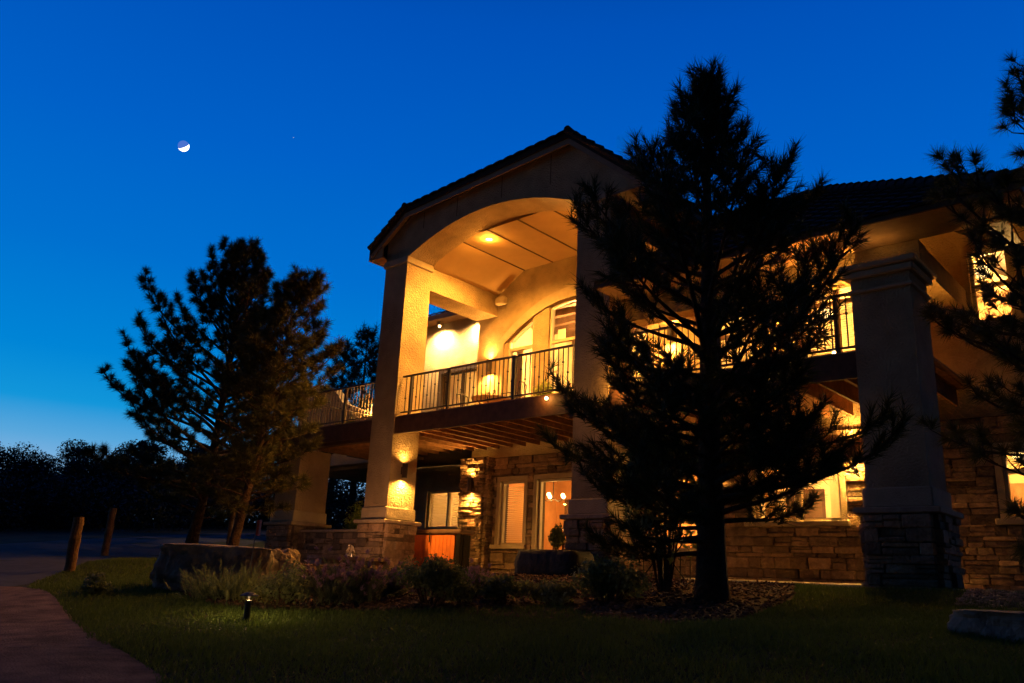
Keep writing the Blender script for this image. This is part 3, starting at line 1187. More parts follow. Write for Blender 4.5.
# two-bulb wall light deeper in the den
t = empty('table_lamp', (-14.5, 18.9, .95), 'small table lamp with pale shade inside the patio door', 'table lamp')
MB().lathe([(.10, 0), (.11, .02), (.03, .05), (.05, .16), (.02, .28), (.012, .34)]).build('base', M['pot'], t)
MB().lathe([(.18, .30), (.12, .52), (.118, .52), (.178, .30)]).build('shade', M['bulbsoft'], t)
t2 = empty('side_table', (-14.5, 18.9, 0), 'wooden side table inside the patio door under a lamp', 'table')
MB().bevbox(-.4, .4, -.25, .25, .90, .948, .008).build('table_top', M['wood'], t2)
for sx in (-1, 1):
    for sy in (-1, 1):
        MB().box(sx * .36 - .025, sx * .36 + .025, sy * .21 - .025, sy * .21 + .025, 0, .90).build('leg', M['wood'], t2)


def sconce(loc, nrm, e_up, e_dn, label):
    """Up-and-down cylinder wall lamp; nrm is the wall's outward direction."""
    ang = math.atan2(nrm[1], nrm[0])
    t = empty('wall_lamp', loc, label, 'wall lamp', 'up and down wall lamps on the house', ang)
    MB().bevbox(.0, .03, -.055, .055, -.09, .09, .006).build('back_plate', M['lamp'], t)
    MB().lathe([(.058, -.17), (.066, -.17), (.066, .17), (.058, .17), (.058, .10), (.058, -.10)], .085, 0, 18).build('cylinder', M['lamp'], t, smooth=False)
    mb = MB()
    mb.lathe([(.001, -.125), (.045, -.12), (.045, -.115), (.001, -.11)], .085, 0, 14)
    mb.lathe([(.001, .110), (.045, .115), (.045, .12), (.001, .125)], .085, 0, 14)
    mb.build('lens', M['bulb'], t)
    lamp('up_light', 'SPOT', (.085, 0, .12), e_up * .9, t, (1, .47, .10), spot_size=math.radians(58), spot_blend=.9, shadow_soft_size=.025, aim=(-.10, 0, 1))
    lamp('down_light', 'SPOT', (.085, 0, -.12), e_dn * 2.6, t, (1, .55, .21), spot_size=math.radians(60), spot_blend=.85, shadow_soft_size=.025, aim=(-.05, 0, -1))
    lamp('spill_light', 'SPOT', (.10, 0, -.18), min(125, e_dn * .5), t, (1, .46, .08), spot_size=math.radians(165), spot_blend=.8, shadow_soft_size=.05, aim=(.25, 0, -1))
    lamp('spill_light', 'SPOT', (.10, 0, .18), e_up * .28, t, (1, .46, .08), spot_size=math.radians(165), spot_blend=.8, shadow_soft_size=.05, aim=(.25, 0, 1))
    return t


sconce((XL1, 13.16, 2.23), (1, 0, 0), 34, 150, 'cylinder wall lamp glowing on the left stucco column above its stone base')
sconce((-15.33, BW - .42, 2.20), (0, -1, 0), 75, 330, 'cylinder wall lamp glowing on the rough stone pier beside the hot tub')
sconce((-15.30, BW, 5.50), (0, -1, 0), 110, 230, 'cylinder wall lamp on the balcony wall beside the arched window')
sconce((-9.58, BW, 5.50), (0, -1, 0), 110, 170, 'cylinder wall lamp on the balcony wall behind the big dark pine')
sconce((-6.95, BW, 5.62), (0, -1, 0), 120, 160, 'cylinder wall lamp on the upper wall beside the door with blinds')
sconce((-9.62 + 1.2, BW - .06, 2.35), (0, -1, 0), 22, 14, 'cylinder wall lamp on the stone wall behind the leafy shrub')
sconce((-5.62, BW - .06, 2.52), (0, -1, 0), 70, 330, 'cylinder wall lamp on the stone wall beside the right pillar')


def downlight(x, y, z, e, label):
    t = empty('recessed_light', (x, y, z), label, 'ceiling light', 'recessed lights in the balcony ceiling')
    MB().lathe([(.075, -.012), (.105, -.012), (.11, -.002), (.07, -.002)], seg=20).build('ring', M['frame'], t)
    MB().lathe([(.001, -.020), (.05, -.018), (.068, -.010), (.068, -.004)], seg=18).build('lens', M['bulb'], t)
    lamp('down_lamp', 'SPOT', (0, 0, -.05), e, t, WARM, spot_size=math.radians(160), spot_blend=.75, shadow_soft_size=.07, aim=(0, 0, -1))
    lamp('ceiling_glow', 'POINT', (0, 0, -.09), e * .028, t, WARM, shadow_soft_size=.05)


for x in (-13.53, -10.15):
    downlight(x, 14.03, 8.10 if x < -12 else 7.72, 370, 'recessed light glowing in the balcony ceiling ' + ('near the left column' if x < -12 else 'near the right column'))

# flood light on the balcony wall
t = empty('flood_light', (-14.88, BW, 7.30), 'small boxy security light high on the balcony wall under the ceiling corner', 'flood light')
MB().bevbox(-.06, .06, -.06, 0, -.06, .06, .01).build('bracket', M['frame'], t)
MB().bevbox(-.17, .17, -.24, -.062, -.12, .10, .03).build('housing', M['trim'], t)
# wing flood under the eave, lighting the set-back wall
for ex, ee, lab in ((-20.2, 300, 'bright flood lamp under the eave at the far corner of the set back wing'), (-18.55, 200, 'second flood lamp under the wing eave close to the portico beam')):
    t = empty('eave_light', (ex, WY - .27, ez - .20), lab, 'flood light', 'flood lamps under the wing eave')
    MB().bevbox(-.08, .08, -.08, .08, -.10, .03, .02).build('housing', M['frame'], t)
    MB().ball((0, 0, -.13), .045, 10, 6).build('bulb', M['bulb'], t)
    lamp('eave_lamp', 'SPOT', (0, -.03, -.20), ee, t, (1, .58, .21), spot_size=math.radians(165), spot_blend=.9, shadow_soft_size=.06, aim=(-.04, .14, -1))



def deck_light(x, y, z, e, label, side=None):
    t = empty('deck_light', (x, y, z), label, 'deck light', 'little lamps along the balcony edge')
    MB().bevbox(-.035, .035, .0, .04, -.04, .04, .006).build('bracket', M['lamp'], t)
    MB().ball((0, -.035, 0), .036, 10, 6).build('globe', M['bulb'], t)
    if side is None:
        lamp('edge_lamp', 'POINT', (0, -.11, .0), e, t, WARM, shadow_soft_size=.035)
    else:
        lamp('edge_lamp', 'SPOT', (0, -.08, .06), e, t, WARM, shadow_soft_size=.035, spot_size=math.radians(side[1]), spot_blend=.9, aim=side[0])
        t.rotation_euler.z = side[2]


deck_light(-10.45, D + .025, 3.40, 2.0, 'little lamp on the balcony edge beside the left edge of the big pine')
deck_light(XL0 - .002, D + .22, 3.66, 110.0, 'little lamp beside the far balcony railing at the left column', ((.10, -1, .30), 140, -math.pi / 2))
deck_light(-8.60, D + .025, 3.40, 8.0, 'little lamp on the balcony edge behind the pine trunk')
deck_light(-4.72, D + .30, 3.56, 90.0, 'added upward lamp on the balcony floor beside the right pillar', ((.22, -.10, 1), 130, 0))  # added lamp, brightens the soffit and front beam
deck_light(-3.88, D + .18, 4.888, .55, 'added unseen upward lamp on top of the right pillar cap under the eave', ((.1, -.15, 1), 165, 0))  # added lamp hidden by the cap edge, lights the soffit above the pillar
deck_light(-3.75, 13.95, 3.56, 16.0, 'added unseen upward lamp on the balcony floor behind the right pillar', ((.2, -.1, 1), 140, 0))  # added lamp out of sight, lifts the porch ceiling and end wall
#PART2
# ------------------------------------------------------------------ trees
def tuft_verts(rng, P, A, n, L, wid, spread=1.0, back=None):
    """Needle tufts: at each point P (k,3) with axis A (k,3), n needles of length L leave the last bit of the twig."""
    k = len(P)
    ax = np.repeat(A, n, 0)
    o = np.repeat(P, n, 0) - ax * (rng.random((k * n, 1)) * L * (1.25 if spread <= 1.05 else .55))
    r = rng.normal(size=(k * n, 3))
    r -= ax * (r * ax).sum(1, keepdims=True)
    r /= np.linalg.norm(r, axis=1, keepdims=True) + 1e-9
    th = rng.uniform(.2, 1.0, (k * n, 1)) * spread
    d = ax * np.cos(th) + r * np.sin(th)
    ln = L * rng.uniform(.6, 1.05, (k * n, 1))
    tip = o + d * ln
    tip[:, 2] -= .06 * ln[:, 0]
    s = np.cross(d, rng.normal(size=(k * n, 3)))
    s /= np.linalg.norm(s, axis=1, keepdims=True) + 1e-9
    a, b = o - s * wid, o + s * wid
    V = np.stack([a, b, tip], 1).reshape(-1, 3)
    T = np.arange(len(V)).reshape(-1, 3)
    return V, T


def pine(name, base, H, radius, r0, label, cat='pine tree', group=None, seed=1, crown0=.2, nb=60, lean=(0, 0), L=.2, needles=34, wid=.006,
         mneedle='needle', density=1.0, curve=0.0, sectors=None, rise=.35, branch_r=1.0, curl=.55, spread=1.0, twig=.95, tuft_gap=.17, rvar=(.62, 1.12), inner=.28):
    """A pine: trunk, limbs and needle tufts. radius: list of (height fraction, crown radius)."""
    rng = np.random.default_rng(seed)
    root = empty(name, tuple(base), label, cat, group)
    hs, rs = [p[0] for p in radius], [p[1] for p in radius]
    def axis(t):
        return np.array([lean[0] * t + curve * math.sin(t * 5.0), lean[1] * t + curve * .6 * math.sin(t * 4 + 1), H * t])
    mb = MB()
    ts = np.linspace(0, .985, 22)
    mb.tube([tuple(axis(t) - np.array([0, 0, .12 if t == 0 else 0])) for t in ts],
            [max(.012, r0 * (1 - t) ** .85 * (1 + .28 * math.exp(-t * H / .22))) for t in ts], 12)
    P, A = [], []
    # leader
    for k in range(5):
        t = 1 - k * .012
        P.append(axis(t)); A.append(np.array([rng.normal() * .15, rng.normal() * .15, 1.0]))
    az = rng.random() * 6.28
    for i in range(nb):
        f = (i + rng.random() * .8) / nb
        t = crown0 + (1 - crown0) * (f ** .92) * .985
        R = np.interp(t, hs, rs) * rng.uniform(*rvar)
        az += 2.399 + rng.normal() * .35
        if sectors is not None:
            R *= sectors(az % 6.2832, t)
        if R < .08:
            continue
        el0 = rise * (.25 + 1.6 * t) + rng.normal() * .10
        h = np.array([math.cos(az), math.sin(az), 0])
        pts = []
        p = axis(t)
        ns = max(5, int(R / .16))
        ds = R / ns
        el = el0
        droop = .35 * (1 - t)
        wob = rng.normal(size=2) * .12
        for s in range(ns + 1):
            pts.append(p.copy())
            u = s / ns
            e = el - droop * math.sin(u * 3.1) * .9 + curl * u * u
            hd = h + np.array([-h[1], h[0], 0]) * (wob[0] * math.sin(u * 4) + wob[1] * u)
            p = p + ds * (hd * math.cos(e) + np.array([0, 0, math.sin(e)]))
        rb = max(.010, min(r0 * .30, .012 + .013 * R) * (1.0 - .35 * t)) * branch_r
        mb.tube([tuple(q) for q in pts], [max(.004, rb * (1 - .85 * s / ns)) for s in range(ns + 1)], 6, cap=False)
        d = pts[-1] - pts[-2]; d /= np.linalg.norm(d)
        P.append(pts[-1]); A.append(d)
        # twigs
        step = .115 / density
        q = (inner(t) if callable(inner) else inner) * R if R > .6 else .12 * R
        side = 1
        while q < R:
            u = q / R
            k = min(ns - 1, int(u * ns))
            w = u * ns - k
            o = pts[k] * (1 - w) + pts[k + 1] * w
            d = pts[k + 1] - pts[k]; d /= np.linalg.norm(d)
            sd = np.cross(d, [0, 0, 1.0]); sd /= np.linalg.norm(sd) + 1e-9
            side = -side
            tl = (.16 + .34 * R * (1 - u) * .75 + .08) * rng.uniform(.55, 1.2)
            tl = min(tl, twig)
            dirn = d * rng.uniform(.45, .9) + sd * side * rng.uniform(.5, 1.0) + np.array([0, 0, rng.uniform(-.05, .45)])
            dirn /= np.linalg.norm(dirn)
            e2 = dirn * .75 + np.array([0, 0, .45]); e2 /= np.linalg.norm(e2)
            mid = o + dirn * tl * .55
            end = mid + e2 * tl * .45
            mb.tube([tuple(o), tuple(mid), tuple(end)], [rb * .35 + .003, .005, .003], 4, cap=False)
            P.append(end); A.append(e2)
            nt_ = int(tl / tuft_gap)
            for j in range(nt_):
                g = (j + rng.random()) / max(1, nt_)
                if g < .25: continue
                pp = o + dirn * tl * g if g < .55 else mid + e2 * tl * (g - .55)
                ad = dirn + rng.normal(size=3) * .45 + np.array([0, 0, .25])
                ad /= np.linalg.norm(ad)
                P.append(pp + ad * .10); A.append(ad)
            q += step * rng.uniform(.7, 1.35)
    P, A = np.array(P), np.array(A)
    A = A / np.linalg.norm(A, axis=1, keepdims=True)
    mb.build('trunk', M['bark'], root, smooth=True, fix=False)
    V, T = tuft_verts(rng, P, A, needles, L, wid, spread)
    np_mesh('crown', V, T, M[mneedle], root)
    return root


def leaves(rng, centers, radii, n, size, squash=1.0, up=.3):
    """Leaf-sized diamonds through the volume of ellipsoid clumps, denser towards their outside."""
    k = len(centers)
    idx = rng.integers(0, k, n)
    d = rng.normal(size=(n, 3)); d /= np.linalg.norm(d, axis=1, keepdims=True)
    r = rng.random((n, 1)) ** .45
    c = np.asarray(centers)[idx] + d * r * np.asarray(radii)[idx]
    nn = d * .6 + rng.normal(size=(n, 3)) * .6 + np.array([0, 0, up])
    nn /= np.linalg.norm(nn, axis=1, keepdims=True)
    t = np.cross(nn, rng.normal(size=(n, 3))); t /= np.linalg.norm(t, axis=1, keepdims=True)
    b = np.cross(nn, t)
    s = size * rng.uniform(.6, 1.25, (n, 1))
    V = np.stack([c - t * s, c + b * s * .45 + nn * s * .12, c + t * s, c - b * s * .45 + nn * s * .12], 1).reshape(-1, 3)
    return V, np.arange(len(V)).reshape(-1, 4)


def bush(name, base, w, d, h, label, cat='shrub', group=None, seed=1, m='shrub', n=1800, size=.03, spiky=0, clumps=14, stems=9):
    rng = np.random.default_rng(seed)
    root = empty(name, tuple(base), label, cat, group)
    if spiky: h *= .62
    a = rng.uniform(0, 6.28, clumps); r = np.sqrt(rng.random(clumps)) * .72
    hz = rng.uniform(.3, .8, clumps) * (1 - .45 * r ** 2)
    cs = np.stack([np.cos(a) * r * w / 2, np.sin(a) * r * d / 2, hz * h], 1)
    rr = np.stack([np.full(clumps, w * .24), np.full(clumps, d * .24), np.full(clumps, h * .30)], 1) * rng.uniform(.6, 1.15, (clumps, 1))
    mb = MB()
    for k in range(stems):
        c = cs[k % clumps]
        mb.tube([(c[0] * .2, c[1] * .2, -.05), (c[0] * .6, c[1] * .6, c[2] * .55), tuple(c)], [.016, .010, .004], 5, cap=False)
    mb.build('stem', M['bark'], root, fix=False)
    if spiky:      # upright shoots (lavender, juniper): thin blades leaving the clumps
        k = spiky
        idx = rng.integers(0, clumps, k)
        P = cs[idx] + rng.normal(size=(k, 3)) * rr[idx] * .75
        P[:, 2] = np.clip(P[:, 2], .05, None)
        A = P * np.array([1.1 / w, 1.1 / d, .2 / h]) + rng.normal(size=(k, 3)) * .22 + np.array([0, 0, .8])
        A /= np.linalg.norm(A, axis=1, keepdims=True)
        V, T = tuft_verts(rng, P, A, 10, h * .30, .005, .55)
        np_mesh('foliage', V, T, M[m], root)
        return root, P, A, rng
    V, T = leaves(rng, cs, rr, n, size)
    V[:, 2] = np.maximum(V[:, 2], .015)
    np_mesh('foliage', V, T, M[m], root)
    return root, cs, rr, rng


def lavender(base, w, d, h, label, seed):
    root, P, A, rng = bush('lavender', base, w, d, h, label, 'lavender', 'lavender clumps in the planting bed', seed, 'lavstem', spiky=260)
    k = 110
    idx = rng.integers(0, len(P), k)
    p = P[idx] + A[idx] * rng.uniform(.08, .24, (k, 1)) * h
    V, T = tuft_verts(rng, p, A[idx], 16, .055, .009, 1.1)
    np_mesh('flower', V, T, M['lavender'], root)
    return root


def broadleaf(name, base, H, cr, label, cat='tree', group=None, seed=1, m='fardark', n=2600, size=.16, clumps=26, trunk_r=.14, crown0=.25, flat=.8):
    rng = np.random.default_rng(seed)
    root = empty(name, tuple(base), label, cat, group)
    ch = H * (1 - crown0)
    a = rng.uniform(0, 6.28, clumps)
    z = rng.uniform(.05, .95, clumps)
    rad = cr * np.sin(np.pi * (.12 + .80 * z)) ** .6 * np.sqrt(rng.uniform(.1, 1, clumps)) * .85
    cs = np.stack([np.cos(a) * rad, np.sin(a) * rad, crown0 * H + z * ch * .92], 1)
    rr = np.stack([np.full(clumps, cr * .33), np.full(clumps, cr * .33), np.full(clumps, cr * .33 * flat)], 1) * rng.uniform(.55, 1.15, (clumps, 1))
    mb = MB()
    mb.tube([(0, 0, -.3), (.03, 0, H * .3), (0, .04, H * .75)], [trunk_r * 1.2, trunk_r * .8, trunk_r * .2], 8)
    for c in cs[::2]:
        mb.tube([(0, 0, H * .22), tuple(c * .5 + np.array([0, 0, H * .1])), tuple(c)], [trunk_r * .45, trunk_r * .25, .012], 5, cap=False)
    mb.build('trunk', M['bark'], root, fix=False)
    V, T = leaves(rng, cs, rr, n, size)
    np_mesh('crown', V, T, M[m], root)
    return root


# --- the big dark pine in front of the house
b = pick(712, 602)
H = height_for(b, 72)
v = ROT.T @ (np.array([b[0], b[1], b[2] + H]) - CAM)
xt = CX + FPX * v[0] / v[2]


def centre_gate(a, t):
    left = math.cos(a - 3.86)
    if t < .125:
        return 1.0 if left > .1 else 0
    lump = .90 + .20 * math.sin(a * 2.0 + t * 9.0)
    g = math.sin(a * 5.3 + t * 41)
    if .36 < t < .69:
        return 0 if g > .15 + .25 * max(0, left) else lump * 1.04
    if t >= .69:
        return 0 if g > .25 else lump
    return lump


pine('pine_tree', b, H - .06, [(.05, 1.2), (.10, 1.9), (.16, 2.25), (.26, 2.4), (.36, 2.45), (.44, 2.35), (.52, 2.15), (.60, 1.85), (.68, 1.42), (.76, 1.02), (.84, .74), (.92, .42), (1, .12)], .175,
     'tall dark pine standing close in front of the house between its two big windows', seed=5, crown0=.065, nb=200, lean=(.05, .05), L=.22, needles=44, wid=.0062, density=.95, rise=.44, branch_r=1.1,
     curl=.75, twig=.55, rvar=(.66, 1.08), sectors=centre_gate, inner=lambda t: .36 if t < .34 else (.56 if t < .70 else .30))
# --- the left pine pair by the road
b = pick(188, 548)
pine('pine_tree', b, height_for(b, 250), [(.10, 1.3), (.18, 4.0), (.30, 4.3), (.42, 3.8), (.54, 3.2), (.66, 2.5), (.78, 1.8), (.90, 1.05), (1, .4)], .155,
     'broad lone pine with open crown against the sky beside the road', seed=14, crown0=.09, nb=100, lean=(.45, .45), L=.26, needles=80, wid=.0085, density=.72, rise=.55, curve=.12, branch_r=1.3,
     sectors=lambda a, t: 1 + .10 * math.cos(a - 3.86), curl=.6, spread=1.5, twig=.85, tuft_gap=.26, rvar=(.6, 1.12))
b = at_dist(237, 20.6)
pine('pine_tree', b, height_for(b, 282), [(.12, .9), (.24, 1.7), (.40, 2.0), (.58, 1.8), (.75, 1.4), (.9, .85), (1, .35)], .12,
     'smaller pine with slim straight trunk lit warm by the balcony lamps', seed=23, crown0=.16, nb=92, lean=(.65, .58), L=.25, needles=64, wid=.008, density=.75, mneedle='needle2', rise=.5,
     curl=.6, spread=1.5, twig=.75, tuft_gap=.24, rvar=(.6, 1.08),
     sectors=lambda a, t: 1 + .15 * math.cos(a - .72))
# --- the near pine reaching in from the right edge
b = at_dist(1116, 8.4)
pine('pine_tree', b, height_for(b, 70), [(.08, 1.25), (.2, 1.45), (.30, 1.5), (.45, 1.6), (.58, 1.62), (.68, 1.3), (.74, .7), (.79, .5), (.86, 1.15), (.93, .45), (1, .2)], .13,
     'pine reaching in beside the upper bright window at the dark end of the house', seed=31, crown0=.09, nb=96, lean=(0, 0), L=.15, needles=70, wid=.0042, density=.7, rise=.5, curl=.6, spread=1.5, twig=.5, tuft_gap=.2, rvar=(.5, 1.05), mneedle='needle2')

# --- pines behind the house seen past the balcony
for px, dist, top, lab, sd in ((352, 40, 334, 'pine behind the far balcony railing seen beside the left column', 41), (330, 43, 350, 'pine behind the parapet seen through the broad pine crown', 42),
                               (400, 44, 318, 'pine behind the house mostly hidden by the left column', 43), (447, 40, 290, 'pine top above the roof of the set back wing', 44), (378, 46, 345, 'low pine seen between the far railing and the left column', 45)):
    b = at_dist(px, dist)
    hh = height_for(b, top)
    pine('pine_tree', b, hh, [(.15, 1.5), (.4, 2.4), (.6, 2.2), (.8, 1.5), (.92, .9), (1, .4)], .2, lab, group='pines behind the house', seed=sd,
         crown0=.25, nb=44, L=.42, needles=26, wid=.016, density=.5, mneedle='fardark', rise=.5, spread=1.5, tuft_gap=.3)

# --- wooded slope across the road
tops = [(-70, 58, 425), (-38, 52, 436), (-8, 60, 436), (12, 50, 452), (32, 57, 462), (60, 55, 438), (86, 50, 459), (106, 60, 452), (128, 54, 446), (150, 50, 436), (176, 58, 432),
        (205, 52, 438), (238, 57, 428), (268, 50, 434), (300, 55, 425)]
kinds = ['wide rounded tree', 'loose scrubby tree', 'low dense tree', 'tall narrow tree']
spots = ['at the left edge of the wooded slope', 'above the near log post', 'above the far log post', 'behind the broad pine trunk', 'behind the slim pine trunk']
for i, (px, dist, top) in enumerate(tops):
    b = at_dist(px, dist)
    hh = height_for(b, top)
    broadleaf('hillside_tree', b, hh, 2.2 + .8 * ((i * 7) % 5) / 4 + (.9 if px == 60 else 0), 'dark tree in the wooded slope across the road', 'tree', 'dark trees across the road', 60 + i,
              n=9500, size=.085, clumps=22 + (i % 3) * 5, crown0=.12, flat=.75)
# understory between those trees: too dense to count
rng = np.random.default_rng(99)
cs, rr = [], []
for k in range(150):
    q = at_dist(rng.uniform(-150, 420), rng.uniform(38, 62))
    cs.append(q + np.array([0, 0, rng.uniform(.2, 1.7)])); rr.append(np.array([2.0, 2.0, 1.4]) * rng.uniform(.7, 1.3))
V, T = leaves(rng, np.array(cs), np.array(rr), 110000, .10)
tag(np_mesh('undergrowth', V, T, M['fardark']), 'dense dark scrub covering the slope across the road', 'undergrowth', kind='stuff')

# --- planting bed
def P3(px, py):
    return pick(px, py)


bush('shrub', P3(232, 601), 1.15, .8, .52, 'loose feathery green shrub in front of the long flat boulder', seed=71, m='shrub', spiky=520)
bush('shrub', P3(283, 607), .70, .7, .50, 'small rounded green shrub under the tan boulder', seed=72, m='shrub', n=1700, size=.026)
lavender(P3(325, 605), .80, .7, .64, 'widest lavender clump at the edge of the fire pit', 73)
lavender(P3(362, 602), .62, .6, .60, 'lavender clump below the stone column base', 74)
lavender(P3(387, 597), .34, .34, .50, 'narrow lavender clump between the column base and the dark round shrub', 75)
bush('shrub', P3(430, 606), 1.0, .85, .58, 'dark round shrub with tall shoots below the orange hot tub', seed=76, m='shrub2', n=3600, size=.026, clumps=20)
lavender(P3(478, 597), .50, .45, .50, 'pale lavender clump below the rough stone pier', 77)
bush('shrub', P3(503, 605), .60, .5, .36, 'low dark shrub beside the pale lavender under the stone pier', seed=78, m='shrub2', n=1300, size=.028)
bush('shrub', P3(542, 605), .80, .45, .30, 'low spreading shrub with pale edged leaves before the covered grill', seed=79, m='shrub', n=1500, size=.030)
bush('shrub', P3(462, 606), .35, .35, .30, 'tiny green shrub between the dark round shrub and the stone pier', seed=80, m='shrub', n=700, size=.024)
bush('shrub', P3(92, 595), .45, .4, .26, 'small dark plant alone on the lawn by the path', seed=81, m='shrub2', n=900, size=.03)
bush('shrub', np.array([-17.78, 13.95, -.05]), .85, .8, 2.0, 'bright lime green shrub behind the garden wall beside the left column', seed=82, m='limeleaf', n=1300, size=.055, clumps=12)
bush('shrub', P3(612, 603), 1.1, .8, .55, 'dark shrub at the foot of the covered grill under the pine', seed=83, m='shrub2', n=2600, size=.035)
# leafy many-stemmed shrub on the patio edge
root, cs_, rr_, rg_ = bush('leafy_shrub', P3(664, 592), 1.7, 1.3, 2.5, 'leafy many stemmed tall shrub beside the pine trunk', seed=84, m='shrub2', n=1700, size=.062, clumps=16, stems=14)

# rocks
def boulder(base, sx, sy, sz, label, m, seed, flat=.0, rz=0.0, rough=.34, sub=5):
    bm = bmesh.new()
    bmesh.ops.create_icosphere(bm, subdivisions=sub, radius=1)
    rnd = np.random.default_rng(seed)
    planes = rnd.normal(size=(13, 3)); planes /= np.linalg.norm(planes, axis=1, keepdims=True)
    offs = rnd.uniform(.82, 1.12, 13)
    from mathutils import noise
    for v in bm.verts:
        p = np.array(v.co)
        # squarish block cut by random planes
        p = np.sign(p) * np.abs(p) ** .55
        for q, o_ in zip(planes, offs):
            e = p @ q - o_ * 1.25
            if e > 0: p = p - q * e
        nz = noise.fractal(Vector(p) * 1.7 + Vector((seed, 0, 0)), 1.0, 2.1, 5)
        p = p * (1 + rough * .5 * nz)
        if flat and p[2] > flat: p[2] = flat + (p[2] - flat) * .12
        v.co = Vector((p[0] * sx, p[1] * sy, p[2] * sz))
    me = bpy.data.meshes.new('boulder')
    bm.to_mesh(me); bm.free()
    o = link_mesh('boulder', me, M[m])
    o.location = (base[0], base[1], base[2])
    o.rotation_euler = (0, 0, rz)
    return tag(o, label, 'boulder')


b = P3(224, 591) + np.array([-.50, .14, .26])
boulder(b, .74, .46, .46, 'long flat topped grey boulder beside the feathery shrub', 'rock', 3, .55, .62)
b = P3(282, 586) + np.array([-.25, .15, .13])
boulder(b, .19, .24, .32, 'tan boulder lit warm at the end of the long flat boulder', 'tanrock', 8, 0, .4)
b = at_dist(985, 8.2, 625)
boulder(b + np.array([.40, .40, .10]), .72, .42, .26, 'low dark slab boulder on the lawn at the dark end of the house', 'rock', 14, .4, .1)
b = P3(183, 590)
boulder(b + np.array([-.2, .1, .06]), .28, .25, .22, 'small dark rock against the long flat boulder', 'rock', 19)

# log posts along the road
def log_post(px, py, top, r, label, seed, tilt):
    b = P3(px, py)
    h = height_for(b, top)
    rnd = random.Random(seed)
    t = MB()
    pts, rs = [], []
    for k in range(9):
        f = k / 8
        pts.append((tilt * h * f + rnd.uniform(-.006, .006), rnd.uniform(-.006, .006), -.15 + (h + .15) * f)); rs.append(r * (1 + rnd.uniform(-.07, .07)))
    t.tube(pts, rs, 14)
    o = t.build('log_post', M['post'], smooth=False)
    o.location = tuple(b)
    return tag(o, label, 'post', 'log posts along the drive')


log_post(69, 572, 517, .085, 'thick weathered log post at the edge of the road nearest the path', 1, .0)
log_post(104, 556, 508, .085, 'slimmer log post farther along the road, its lit side glowing', 2, .05)
log_post(228, 548, 506, .075, 'log post close beside the slim pine trunk', 3, .0)

# marker flag and path lamp
b = P3(245, 604) + np.array([-.22, .14, 0])
t = empty('marker_flag', tuple(b), 'small orange marker flag on a wire above the feathery shrub', 'flag')
hf = height_for(b, 520)
MB().tube([(0, 0, -.05), (.01, 0, hf * .5), (.03, 0, hf)], .005, 6).build('wire', M['steel'], t)
mb = MB()
for k in range(4):
    f0, f1 = k / 4, (k + 1) / 4
    y0, y1 = .012 * math.sin(f0 * 5), .012 * math.sin(f1 * 5)
    mb.add([(.03 + .11 * f0, y0, hf - .17), (.03 + .11 * f1, y1, hf - .17), (.03 + .11 * f1, y1, hf), (.03 + .11 * f0, y0, hf),
            (.03 + .11 * f0, y0 + .003, hf - .17), (.03 + .11 * f1, y1 + .003, hf - .17), (.03 + .11 * f1, y1 + .003, hf), (.03 + .11 * f0, y0 + .003, hf)],
           [(0, 1, 2, 3), (7, 6, 5, 4), (0, 4, 5, 1), (3, 2, 6, 7)])
mb.build('cloth', M['orange'], t)
b = P3(246, 622)
t = empty('path_lamp', tuple(b), 'short dark path lamp standing on the lawn below the marker flag', 'path lamp')
hp = height_for(b, 592)
MB().tube([(0, 0, -.1), (0, 0, hp * .72)], .028, 10).build('stake', M['black'], t)
MB().tube([(0, 0, hp * .70), (0, 0, hp * .90)], .006, 6).build('rod', M['black'], t)
MB().ball((0, 0, hp * .84), .012, 8, 5).build('bulb', M['lens_dim'], t)
lamp('added_path_glow', 'POINT', (0, 0, hp * .815), 4.5, t, (1, .62, .25), shadow_soft_size=.02)  # glow added to an unlit path lamp, to brighten shrubs and lawn
MB().lathe([(.085, hp * .86), (.088, hp * .88), (.035, hp * .98), (.01, hp)], seg=16).build('hood', M['black'], t)

# fire pit with a burning wigwam of logs
fc = np.array([-14.3, 11.2, 0])
fc[2] = float(ground(fc[0], fc[1]))
t = empty('fire_pit', tuple(fc), 'round stone fire pit with a small fire beside the left column', 'fire pit')
hp = height_for(fc + np.array([0, -.6, 0]), 556)
mb = MB()
R0 = .78
stones(mb, 0, 2 * math.pi * R0, -.05, hp - .06, lambda a, b_, c, d, p: mb.add(
    [(math.cos(u) * r, math.sin(u) * r, z) for z in (c, d) for r in (R0 - .2, R0 + p) for u in (a / R0, b_ / R0)],
    [(0, 1, 3, 2), (4, 6, 7, 5), (2, 3, 7, 6), (0, 4, 5, 1), (0, 2, 6, 4), (1, 5, 7, 3)]), seed=9, rmin=.09, rmax=.14, wmin=.2, wmax=.34)
mb.build('ring_wall', M['stone'], t)
MB().lathe([(R0 - .22, hp - .058), (R0 + .07, hp - .058), (R0 + .08, hp), (R0 - .24, hp + .002), (R0 - .24, hp - .30), (.0001, hp - .30)], seg=36).build('rim', M['capstone'], t)
for k in range(7):
    a = k * .9
    MB().tube([(.24 * math.cos(a), .24 * math.sin(a), hp - .28), (.02 * math.cos(a + 1), .02 * math.sin(a + 1), hp + .24)], [.04, .028], 7).build('log', M['char'], t)
rnd = random.Random(4)
